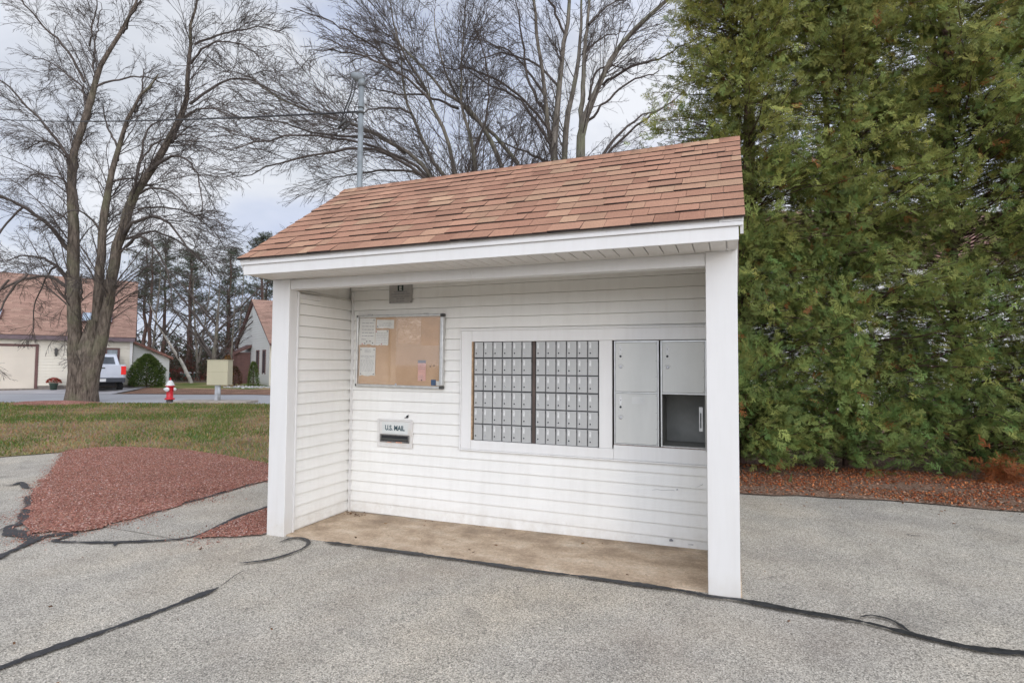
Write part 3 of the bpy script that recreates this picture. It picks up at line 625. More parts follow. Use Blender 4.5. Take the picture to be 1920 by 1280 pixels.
mb = MB(); mb.box(.0195, .0235, -.0132, -.0125, .112, .120); mb.box(.0185, .0240, -.0132, -.0125, .098, .105); mark0 = mb.build('hinge', M['ink'], None)
mb = MB(); mb.box(.0905, .0945, -.008, 0, .112, .138); hinge0 = mb.build('hinge', M['blackplastic'], door0)
bpy.data.objects.remove(mark0)
def bank(x0, x1, label, ringset, plain, seed):
    r = random.Random(seed)
    t = empty('mailbox_bank', (x0, D-.004, OB), label, 'mailboxes', 'mailbox banks set in the shelter wall')
    w = x1-x0; h = OT-OB; cw = w/6
    mb = MB(); mb.box(0, w, .012, .30, .002, h-.002); mb.build('cabinet', M['dark'], t)
    rows = [0, .152, .304, .458, .610, .764]; mb = MB()
    for i, z in enumerate(rows[1:]): mb.box(0, w, -.004 if i in (1, 3) else .002, .011, z-.006, z-.0015)
    for i in range(7): mb.box(max(0, i*cw-.0045), min(w, i*cw+.0045), -.003, .0115, .003, h-.003)
    mb.box(0, w, -.003, .011, h-.010, h-.002); mb.box(0, w, -.003, .011, .001, .004)
    mb.build('frame', M['darkframe'], t)
    for i in range(6):
        for j in range(6):
            d = door0.copy(); COL.objects.link(d); d.parent = t; d.location = (i*cw+.002+(.0), r.uniform(-.0012, .0012), rows[j]+.004); d.rotation_euler = (0, 0, r.uniform(-.006, .006))
            d.scale = (cw/.0985, 1, 1)
            k = (5-j, i)
            if k in ringset: copy_obj(lockring, d)
            else: copy_obj(lock0, d)
            if k not in plain: copy_obj(plate0, d)
            copy_obj(hinge0, d)
    return t
bank(1.592, 2.166, 'left bank of thirty six small steel mailbox doors, nearest the bulletin board', {(0,5),(2,3),(3,2),(4,1),(4,4),(5,1)}, {(5,0)}, 1)
bank(2.203, 2.774, 'right bank of thirty six small steel mailbox doors, beside the parcel lockers', {(1,1),(2,3),(3,0),(1,5)}, set(), 2)
for o_ in (lock0, lockring, plate0, hinge0, door0): bpy.data.objects.remove(o_)

# ------------------------------------------------------------------ parcel lockers
def locker(x0, x1, label, open_low):
    t = empty('parcel_locker', (x0, D-.004, .790), label, 'parcel locker', 'parcel lockers at the right of the wall')
    w = x1-x0; h = 1.662-.790; zm = .437
    mb = MB()
    mb.box(0, .012, -.012, .03, 0, h); mb.box(w-.012, w, -.012, .03, 0, h); mb.box(.0125, w-.0125, -.010, .03, h-.014, h); mb.box(.0125, w-.0125, -.010, .03, zm-.006, zm+.006); mb.box(.0125, w-.0125, -.010, .03, .001, .010)
    mb.build('frame', M['alu'], t, .001)
    mb = MB(); mb.box(.0, w, -.004, .02, -.022, -.001); mb.build('sill', M['rustwood'], t)
    mb = MB(); mb.box(.001, w-.001, .36, .37, 0, h); mb.box(.001, .010, .031, .36, 0, h); mb.box(w-.010, w-.001, .031, .36, 0, h); mb.box(.011, w-.011, .031, .36, zm-.004, zm+.004); mb.box(.011, w-.011, .031, .36, .0, .008); mb.box(.011, w-.011, .031, .36, h-.008, h)
    mb.build('compartment', M['interior'], t)
    for zi, (za, zb) in enumerate(((zm+.008, h-.016), (.012, zm-.008))):
        if zi == 1 and open_low:
            # door folded right back on its hinge, seen edge on, with its latch plate
            mb = MB(); Mx = Matrix.Translation((w-.010, -.012, za)) @ Matrix.Rotation(R(-96), 4, 'Z')
            mb.box(-.002, .0015, -.002, .0015, 0, .001); mb.b.free(); mb = MB()
            Mx = Matrix.Translation((w-.006, -.012, 0)) @ Matrix.Rotation(R(-82), 4, 'Z'); mb.box(0, w-.03, -.004, .004, za-.02, zb, Mx); dr = mb.build('open_door', M['pdoor'], t, .001)
            mb = MB(); mb.box(w-.062, w-.030, .05, .07, za+.12, za+.32); mb.build('latch_box', M['alu'], t, .003)
            mb = MB(); mb.box(w-.052, w-.044, .044, .05, za+.15, za+.27); mb.build('latch_bar', M['ink'], t)
            continue
        mb = MB(); mb.box(.014, w-.014, -.012, .004, za, zb); dr = mb.build('door', M['pdoor'], t, .0015)
        mb = MB(); hh = zb-za; 
        for fz in (.03, .31, .63, .97):
            mb.lathe([(.0026, 0), (.0022, .0015)], 8, Matrix.Translation((w-.022, -.012, za+hh*fz)) @ Matrix.Rotation(R(90), 4, 'X'))
        for (ax, az) in ((-.016, .022), (.016, .022), (-.016, -.022), (.016, -.022)): mb.lathe([(.0018, 0), (.0015, .001)], 6, Matrix.Translation((.055+ax, -.012, zb-.115+az)) @ Matrix.Rotation(R(90), 4, 'X'))
        mb.build('screws', M['blackplastic'], dr)
        mb = MB(); mb.lathe([(.0095, 0), (.0095, .003), (.004, .0032)], 14, Matrix.Translation((.055, -.012, zb-.115)) @ Matrix.Rotation(R(90), 4, 'X')); mb.build('keyhole', M['ink'], dr)
        mb = MB(); mb.lathe([(.013, 0), (.013, .003), (.010, .007), (.006, .007)], 16, Matrix.Translation((.057, -.012, zb-.205)) @ Matrix.Rotation(R(90), 4, 'X')); mb.build('lock', M['chrome'], dr)
        mb = MB()
        for a in np.linspace(25, 155, 7): mb.box(-.0015, .0015, -.0128, -.0121, .020, .026, Matrix.Translation((.057, 0, zb-.205)) @ Matrix.Rotation(R(90-a), 4, 'Y'))
        mb.build('lettering', M['greyink'], dr)
        mb = MB(); mb.prism([(.040, zb-.055), (.046, zb-.065), (.048, zb-.092), (.062, zb-.092), (.064, zb-.065), (.072, zb-.055), (.066, zb-.04), (.060, zb-.018), (.050, zb-.018), (.046, zb-.04)], lambda a, b, tt: (a, tt, b), -.0132, -.0121); pl = mb.build('emblem_plate', M['plate'], dr)
        mb = MB(); mb.box(.052, .060, -.0138, -.0132, zb-.060, zb-.056); mb.build('mark', M['ink'], pl)
        if zi == 1: mb = MB(); mb.box(.15, .255, -.0128, -.0121, zb-.085, zb-.025); mb.build('tape_patch', simple('pale_tape', (.58, .58, .55), .7), dr)
    return t
locker(2.908, 3.278, 'parcel locker with both steel doors shut, next to the small mailboxes', False)
locker(3.292, 3.648, 'parcel locker with its lower door swung open, beside the right post', True)

# ------------------------------------------------------------------ text helper
def text(name, body, size, mat, parent, loc, sx=1., bold=0., align='CENTER'):
    cu = bpy.data.curves.new(name, 'FONT'); cu.body = body; cu.size = size; cu.align_x = align; cu.extrude = .0004; cu.offset = bold
    to = bpy.data.objects.new(name, cu); COL.objects.link(to); dg = bpy.context.evaluated_depsgraph_get(); me = bpy.data.meshes.new_from_object(to.evaluated_get(dg))
    bpy.data.objects.remove(to); me.materials.clear(); me.materials.append(mat); o = bpy.data.objects.new(name, me); COL.objects.link(o); o.parent = parent
    o.location = loc; o.rotation_euler = (R(90), 0, 0); o.scale = (sx, 1, 1); return o
# mail slot
t = empty('mail_slot', (.737, D-.012, .770), 'white framed outgoing mail slot reading U.S. MAIL below the bulletin board', 'mail slot')
mb = MB(); mb.box(-.203, .203, -.010, .0, -.138, .138); mb.build('mount_block', M['trim'], t, .003)
mb = MB()
for a in ((-.203, -.180, -.018, -.0105, -.138, .138), (.180, .203, -.018, -.0105, -.138, .138), (-.1795, .1795, -.018, -.0105, .120, .138), (-.1795, .1795, -.018, -.0105, -.138, -.118)): mb.box(*a)
mb.build('rim', M['trim'], t, .003)
mb = MB(); mb.box(-.150, .150, -.014, -.0105, -.005, .108); pl = mb.build('sign_plate', simple('faded_sign', (.60, .61, .58), .5, var=.06), t, .002)
text('lettering', 'U.S. MAIL', .068, M['mailink'], pl, (0, -.0146, .030), .82, .0022)
mb = MB()
for a in ((-.168, .168, -.020, -.0105, -.022, -.012), (-.168, .168, -.020, -.0105, -.090, -.078), (-.168, -.155, -.020, -.0105, -.0775, -.0225), (.155, .168, -.020, -.0105, -.0775, -.0225)): mb.box(*a)
mb.build('slot_frame', simple('tarnished_metal', (.20, .19, .18), .5, .6, .3, 30), t, .001)
mb = MB(); mb.box(-.154, .154, -.0115, -.0102, -.0775, -.0225); mb.build('slot_opening', M['dark'], t)
mb = MB(); mb.box(-.150, .150, -.019, -.0125, -.070, -.050, ); mb.build('flap', M['blackplastic'], t)
mb = MB(); mb.box(.02, .09, -.0212, -.0202, -.0905, -.081); mb.box(-.08, -.03, -.0212, -.0202, -.091, -.086); mb.build('sticker_scraps', simple('orange_scraps', (.55, .25, .15), .7, var=.4, scale=80), t)
# plaque
t = empty('management_plaque', (.779, D-.019, 2.150), 'grey metal plaque with a white E emblem, high on the wall above the bulletin board', 'sign')
mb = MB(); mb.box(-.133, .133, -.006, 0, -.09, .11); pl = mb.build('panel', simple('brushed_plaque', (.36, .345, .32), .4, .4, .08, 30), t, .001)
mb = MB(); mb.box(-.033, .033, -.0072, -.0061, .030, .088); em = mb.build('emblem', simple('emblem_dark', (.012, .03, .025), .5), pl)
text('lettering', 'E', .058, simple('pale_letter', (.5, .5, .46), .5), em, (0, -.0078, .038), 1., .0025)
for i, (tx, sz) in enumerate((('Professionally Managed by', .0175), ('EVERGREEN MANAGEMENT GROUP', .0165), ('17 Commerce Park, Bedford, NH 03110', .0150), ('(603) 622-7600', .0170), ('Call for information', .014))):
    text('lettering', tx, sz, M['greyink'], pl, (0, -.0066, .018-.0235*i), .84, .0003)
mb = MB()
for a, b in ((-.12, -.08), (.12, -.08)): mb.lathe([(.005, 0), (.004, .002)], 10, Matrix.Translation((a, -.006, b)) @ Matrix.Rotation(R(90), 4, 'X'))
mb.build('screws', M['blackplastic'], pl)

# bulletin board: case hangs with a very slight tilt
BX, BZ, BW, BH = .783, 1.583, 1.005, .722
t = empty('bulletin_board', (BX, D-.018, BZ), 'aluminium framed cork bulletin board behind a clear door, left of the mailboxes', 'bulletin board')
t.rotation_euler = (0, R(.5), 0)
mb = MB(); mb.box(-BW/2+.012, BW/2-.012, -.012, 0, -BH/2+.012, BH/2-.012); mb.build('cork_panel', M['cork'], t)
for nm, a in (('frame', (-BW/2+.012, BW/2-.03, -.045, .001, BH/2-.025, BH/2)), ('frame', (-BW/2+.012, BW/2-.03, -.045, .001, -BH/2, -BH/2+.026)), ('frame', (-BW/2, -BW/2+.018, -.045, .001, -BH/2+.014, BH/2-.014)), ('frame', (BW/2-.036, BW/2, -.050, .001, -BH/2+.030, BH/2-.030))):
    mb = MB(); mb.box(*a); mb.build(nm, M['alu'], t, .008, 3)
for sx, w_ in ((-1, .016), (1, .038)):
    for sz in (-1, 1):
        mb = MB(); x0 = sx*BW/2; mb.box(min(x0, x0-sx*w_), max(x0, x0-sx*w_), -.048, .002, min(sz*BH/2, sz*(BH/2-.028)), max(sz*BH/2, sz*(BH/2-.028))); mb.build('corner_cap', M['blackplastic'], t, .006, 2)
mb = MB(); mb.box(-BW/2+.019, BW/2-.037, -.034, -.031, -BH/2+.027, BH/2-.026); mb.build('clear_door', M['acrylic'], t)
mb = MB(); mb.lathe([(.010, 0), (.010, .008), (.006, .010)], 12, Matrix.Translation((-.02, -.034, -BH/2+.032)) @ Matrix.Rotation(R(90), 4, 'X')); mb.build('lock', M['chrome'], t)
for xx in (-.38, .27):
    mb = MB(); mb.box(xx, xx+.05, -.03, -.005, BH/2+.0005, BH/2+.008); mb.build('hinge', M['alu'], t, .002)
mb = MB()
for a in ((.06, .215, .315, .300),): pass
V = []; F = []; nx_, nz_ = 26, 18
def film_sheet(name, x0, x1, z0, z1, y, mat, amp, seed):
    rr = np.random.default_rng(seed); X, Z = np.meshgrid(np.linspace(x0, x1, 30), np.linspace(z0, z1, 20))
    Yv = y-amp*np.abs(np.sin(X*38+Z*60+2*np.sin(Z*31))+np.sin(X*71-Z*47)+rr.normal(0, .5, X.shape))*.5
    i = np.arange(X.size).reshape(X.shape); return np_mesh(name, np.stack([X, Yv, Z], -1).reshape(-1, 3), np.stack([i[:-1, :-1], i[:-1, 1:], i[1:, 1:], i[1:, :-1]], -1).reshape(-1, 4), mat, t)
mb.b.free()
film_sheet('backing_paper', -.02, .24, .07, .325, -.0135, M['film'], .003, 1)
film_sheet('backing_paper', .241, BW/2-.038, .055, .328, -.0135, M['film2'], .002, 2)
# notices pinned inside
def notice(cx, cz, w, h, label, mat='paper', rot=0., lines=(), pins=(), head=None, name='notice', edge=.006):
    o = empty(name, (BX+cx, D-.018-.0165, BZ+cz), label, 'notice', 'papers pinned in the bulletin board'); o.rotation_euler = (0, R(rot), 0)
    r = random.Random(int(cx*1000)+7); n = 9
    top = [(-w/2+w*i/n, h/2+r.uniform(-edge, edge)*.3) for i in range(n+1)]; bot = [(w/2-w*i/n, -h/2+r.uniform(-edge, edge)) for i in range(n+1)]
    mb = MB(); mb.prism(top+bot, lambda a, b, t: (a, t, b), 0, -.0008); mb.build('sheet', M[mat], o)
    mb = MB(); cnt = 0
    for (z, x0, x1, th, words) in lines:
        x = x0
        while x < x1 and words:
            wl = r.uniform(.6, 1.5)*(x1-x0)/words; xe = min(x+wl, x1); mb.box(x*w, xe*w, -.0013, -.0009, z*h-th/2, z*h+th/2); x = xe+(x1-x0)*.06; cnt += 1
    if cnt: mb.build('printing', M['greyink'], o)
    else: mb.b.free()
    if head:
        mb = MB(); mb.box(-w/2, w/2, -.0024, -.0010, h/2-.001, h/2+.028); mb.build('header', M['greyink'], o)
    for (px, pz, c) in pins:
        mb = MB(); mb.lathe([(.003, 0), (.0055, .003), (.0055, .006), (.003, .008)], 8, Matrix.Translation((px*w, -.0009, pz*h)) @ Matrix.Rotation(R(90), 4, 'X')); mb.build('pin', M[c], o)
    return o
big = [(.31-.12*i, -.34, .40, .006, 5) for i in range(5)]+[(-.28, -.36, -.1, .003, 1), (-.31, -.36, -.05, .003, 1)]
notice(-.384, .200, .195, .270, 'white notice with five lines of large type, top left in the bulletin board', lines=big, rot=1.5, pins=((.4, .42, 'ink'), (0, -.38, 'ink'), (-.12, -.45, 'ink'), (.36, -.43, 'ink'), (.2, -.37, 'ink'), (-.28, -.47, 'redpaint')))
fine = [(.42-.04*i, -.2, .2, .003, 2) for i in range(3)]+[(.20, -.42, .42, .003, 5), (.17, -.42, .42, .003, 6), (.11, -.12, .15, .004, 2)]+[(.04-.042*i, -.44, .42, .003, 7) for i in range(10)]
notice(-.378, -.105, .190, .285, 'closely printed white notice, bottom left in the bulletin board', lines=fine, rot=1., pins=((-.42, .42, 'ink'), (.42, .42, 'ink'), (-.4, -.44, 'ink'), (.42, -.44, 'ink')))
notice(-.170, .270, .205, .085, 'small faded card with rounded corners at the top of the bulletin board', lines=[(.1, -.1, .4, .003, 4), (-.05, -.35, .4, .003, 6), (-.2, -.35, .3, .003, 5)], rot=1.5, pins=((-.42, -.3, 'ink'),), edge=.003)
notice(-.208, .135, .155, .150, 'small torn white notice with ruled lines, second column of the bulletin board', lines=[(.30-.11*i, -.42, .42, .003, 6) for i in range(7)], rot=1.5, pins=((-.42, .40, 'redpaint'), (.42, .42, 'ink'), (0, -.44, 'redpaint')), edge=.009)
notice(.258, -.205, .088, .172, 'pink leaflet with a dark header, lower right in the bulletin board', 'pink', lines=[(.38-.1*i, -.42, .42, .003, 4) for i in range(3)]+[(-.2-.08*i, -.42, .2, .003, 3) for i in range(4)], head=1, pins=((0, -.46, 'ink'),), edge=.001)
o = notice(.388, -.305, .052, .055, 'small dark blue card in the lower right corner of the bulletin board', 'blue', edge=.001)
notice(.437, -.312, .036, .045, 'tiny white card beside the blue card in the corner of the bulletin board', 'paper', edge=.001)
for i, (a, b, lb) in enumerate(((.352, -.150, 'black pin left of its pair, right of the pink leaflet'), (.392, -.143, 'black pin right of its pair, nearest the right frame'))):
    mb = MB(); mb.lathe([(.003, 0), (.006, .003), (.006, .006), (.003, .008)], 8, Matrix.Rotation(R(90), 4, 'X')); o = mb.build('push_pin', M['ink']); o.location = (BX+a, D-.0305, BZ+b); tag(o, lb, 'pin', 'spare pins in the bulletin board')

# ------------------------------------------------------------------ service mast and wire
t = empty('service_mast', (-.105, 1.35, 0), 'galvanised service mast with weatherhead rising behind the left end of the shelter roof', 'utility mast')
mb = MB(); mb.cyl((0, 0, 1.2), (0, 0, 4.72), .031, 18); mb.build('pipe', M['galv'], t)
mb = MB(); mb.cyl((0, 0, 4.39), (0, 0, 4.405), .036, 16); mb.cyl((0, 0, 4.33), (0, 0, 4.352), .039, 16); mb.box(-.06, -.03, -.012, .012, 4.33, 4.352); mb.build('clamp', M['blackplastic'], t)
mb = MB(); mb.cyl((0, 0, 4.65), (0, 0, 4.735), .037, 16); mb.build('collar', M['galv'], t)
# hood, bent over to the left
Mh = Matrix.Translation((-.005, 0, 4.75)) @ Matrix.Rotation(R(-64), 4, 'Y') @ Matrix.Diagonal((.72, .8, .92, 1))
mb = MB(); mb.lathe([(.022, -.045), (.050, -.03), (.066, .01), (.070, .06), (.062, .11), (.045, .145), (.02, .155)], 18, Mh); mb.build('weatherhead', M['galv'], t, 0)
for sx, yy in ((-.10, -.02), (-.075, .0), (-.125, .01)):
    pts = [(sx, yy, 4.79), (sx-.01, yy, 4.70), (sx-.03, yy, 4.58), (sx-.10, yy-.01, 4.42), (sx-.16, yy, 4.29), (sx-.17, yy, 4.24)]; tube_obj('lead_wire', pts, .006, M['wire'], t, 6)
mb = MB(); mb.cyl((-.30, -.02, 4.20), (-.19, -.02, 4.29), .014, 8); mb.cyl((-.26, .0, 4.17), (-.16, .0, 4.25), .014, 8); mb.build('splice_connector', M['blackplastic'], t)
a = np.linspace(0, 1, 9); tube_obj('loop_wire', [(-.30+.26*x, -.01, 4.22-.04*math.sin(x*3.1)+.28*x**2.2) for x in a], .005, M['wire'], t, 6)
tube_obj('loop_wire', [(-.28-.06*math.sin(x*3.1), 0, 4.20+.16*x) for x in a], .0035, M['galv'], t, 6)
A = np.array([-.135, 1.35, 4.36]); Bp = S(-26., 22.5, 12.1)
ts = np.linspace(0, 1, 40); pts = [A+(Bp-A)*x-np.array([0, 0, 1.0*4*x*(1-x)*.35]) for x in ts]
o = tube_obj('overhead_wire', pts, .012, M['wire']); tag(o, 'sagging dark service cable running left from the mast across the sky', 'cable')

# ------------------------------------------------------------------ trees
def resample(pts, n, jit=0., seed=0):
    P = np.array(pts, float); r = np.random.default_rng(seed); out = []
    for i in range(len(P)-1):
        p0 = P[max(i-1, 0)]; p1 = P[i]; p2 = P[i+1]; p3 = P[min(i+2, len(P)-1)]
        for t in np.linspace(0, 1, 8, endpoint=False): out.append(.5*((2*p1)+(-p0+p2)*t+(2*p0-5*p1+4*p2-p3)*t*t+(-p0+3*p1-3*p2+p3)*t**3))
    out.append(P[-1]); out = np.array(out); L_ = np.r_[0, np.cumsum(np.linalg.norm(np.diff(out[:, :3], axis=0), axis=1))]
    u = np.linspace(0, L_[-1], n); res = np.stack([np.interp(u, L_, out[:, k]) for k in range(out.shape[1])], 1)
    if jit: j = r.normal(0, jit, (n, 3)); j[0] = 0; res[:, :3] += j
    return res
def spawn(P, Rr, dens, len_f, t0, ang, nseg, r_f, rmin, g_up, droop, wob, rg, rcap=1., rlim=1e9, out_c=None, tip=.25):
    """grow child shoots along every parent path; returns P, R of the children"""
    M_, N_ = P.shape[:2]; seg = np.linalg.norm(np.diff(P, axis=1), axis=2); Lp = seg.sum(1)
    cnt = rg.poisson(np.maximum(Lp*(1-t0)*dens, .3)); par = np.repeat(np.arange(M_), cnt); K = len(par)
    t = t0+(1-t0)*rg.random(K)**.85; f = t*(N_-1); i0 = np.minimum(f.astype(int), N_-2); w = (f-i0)[:, None]
    p = P[par, i0]*(1-w)+P[par, i0+1]*w; T = P[par, i0+1]-P[par, i0]; T /= np.linalg.norm(T, axis=1, keepdims=True)+1e-9
    rp = Rr[par, i0]*(1-w[:, 0])+Rr[par, i0+1]*w[:, 0]
    rnd = rg.normal(size=(K, 3)); perp = np.cross(T, rnd); perp /= np.linalg.norm(perp, axis=1, keepdims=True)+1e-9
    if out_c is not None:
        o_ = p-out_c; o_[:, 2] *= .2; o_ /= np.linalg.norm(o_, axis=1, keepdims=True)+1e-9; flip = (perp*o_).sum(1) < -.1; perp[flip] *= -1
    a = rg.uniform(*ang, K)[:, None]; d = T*np.cos(a)+perp*np.sin(a)
    Ln = Lp[par]*len_f*(1.15-t*.75)*rg.uniform(.55, 1.25, K); Ln = np.minimum(Ln, rlim*rg.uniform(.35, 1., K)*(1.1-.45*t)); st = (Ln/(nseg-1))[:, None]
    r0 = np.clip(rp*r_f*rg.uniform(.6, 1.1, K), rmin, rcap)*np.clip(.45+.55*Ln/rlim, 0, 1); C = np.zeros((K, nseg, 3)); C[:, 0] = p
    cur = rg.normal(0, wob*.5, (K, 3))
    for j in range(1, nseg):
        x = j/(nseg-1); d = d+cur*.5+rg.normal(0, wob, (K, 3)); d[:, 2] += g_up*(1-x)-droop*x; d /= np.linalg.norm(d, axis=1, keepdims=True)
        C[:, j] = C[:, j-1]+d*st
    x = np.linspace(0, 1, nseg)[None]; R_ = r0[:, None]*(1-(1-tip)*x); R_ = np.maximum(R_, rmin*.7)
    return C, R_
def make_bare(name, loc, frame, limbs, px, label, seed, levels, bark, group=None, trunk_n=5, cat='tree'):
    """limbs: list of (is_trunk, depth_fn, [(u,v,r)...]) drawn in local units of px metres"""
    rg = np.random.default_rng(seed); t = empty(name, loc, label, cat, group); ux, dy = frame
    tv = []; tf = []; nv = 0; bp = []; 
    for li, (kind, w0, w1, pts) in enumerate(limbs):
        q = np.array(pts, float); nP = len(q); ww = np.linspace(w0, w1, nP)
        X = np.c_[q[:, 0:1]*px*ux[0]+ww[:, None]*dy[0], q[:, 0:1]*px*ux[1]+ww[:, None]*dy[1], q[:, 1]*px, q[:, 2]*px]
        if kind == 'T':
            res = resample(X, 26, .012, seed+li); v, f = tubes(res[None, :, :3], res[None, :, 3], 14)
            # bark ribs
            v = v.reshape(26, 14, 3); c = res[:, None, :3]; v = c+(v-c)*(.97+.08*np.sin(np.arange(14)*2.7+li)[None, :, None]+rg.normal(0, .04, (26, 14, 1))); v = v.reshape(-1, 3)
            tv.append(v); tf.append(f+nv); nv += len(v)
        res = resample(X, 16, .02, seed+li); bp.append((kind, res))
    np_mesh('trunk', np.vstack(tv), np.vstack(tf), bark, t, smooth=True)
    P = np.stack([b[1][:, :3] for b in bp]); Rr = np.stack([b[1][:, 3] for b in bp]); Br = np.array([b[0] != 'T' for b in bp])
    ctr = P[:, 0].mean(0)
    V = []; F = []; nv = 0
    def add(P_, R_, k):
        nonlocal nv
        v, f = tubes(P_, R_, k); V.append(v); F.append(f+nv); nv += len(v)
    if Br.any(): add(P[Br], Rr[Br], 7)
    cur, cr = P, Rr
    for i, lv in enumerate(levels):
        nP, nR = spawn(cur, cr, rg=rg, out_c=ctr if i == 0 else None, **{k: v for k, v in lv.items() if k != 'keep'}); add(nP, nR, lv.get('k', 3) if False else (5 if i == 0 else 3))
        if lv.get('keep') and i > 0: cur, cr = nP, nR
        else: cur, cr = nP, nR
        if i == 0: lvl0 = (nP, nR)
    np_mesh('crown', np.vstack(V), np.vstack(F), M['twig'], t)
    return t
UX = (cy, sy); DY = (-sy, cy)
BU, BV = 155, 752
RS = .80
def Lp(kind, w0, w1, pts): return (kind, w0, w1, [(x-BU, BV-y, r*RS) for x, y, r in pts])
RS = .83
left_limbs = [
 Lp('T', .05, .1, [(157,768,26),(158,745,22),(160,705,23),(163,665,23),(165,635,17),(166,600,8)]),
 Lp('T', -.1, .2, [(147,766,22),(147,745,18),(146,690,16),(141,640,14),(136,560,13),(132,500,12),(129,430,11),(123,370,9.5),(119,300,8.5),(124,262,7.5),(133,230,7),(143,190,7),(150,164,6.5),(157,130,5.5),(169,94,5),(190,55,4.2),(207,20,3.5),(225,-25,2.5),(235,-90,1.2)]),
 Lp('T', .25, .4, [(158,764,15),(160,715,13),(163,650,11),(168,590,9.5),(171,530,9.5),(171,480,8.5),(172,424,7.8),(177,370,7.2),(184,320,6),(192,280,5.4),(200,245,4.6),(208,210,4),(218,190,3.6),(230,165,3),(250,140,2.4),(266,115,1.4)]),
 Lp('T', .1, -.5, [(168,766,21),(168,745,17),(175,690,14.5),(189,640,12.5),(196,597,12),(204,560,11.2),(208,518,10.6),(215,471,10),(229,424,10.2),(241,377,9.6),(260,344,8),(290,300,7.4),(310,260,6.6),(330,220,5.8),(345,190,5),(347,140,4.2),(351,80,3.4),(350,40,2.8),(362,0,2.2),(368,-60,1.2)])]
RS = .64
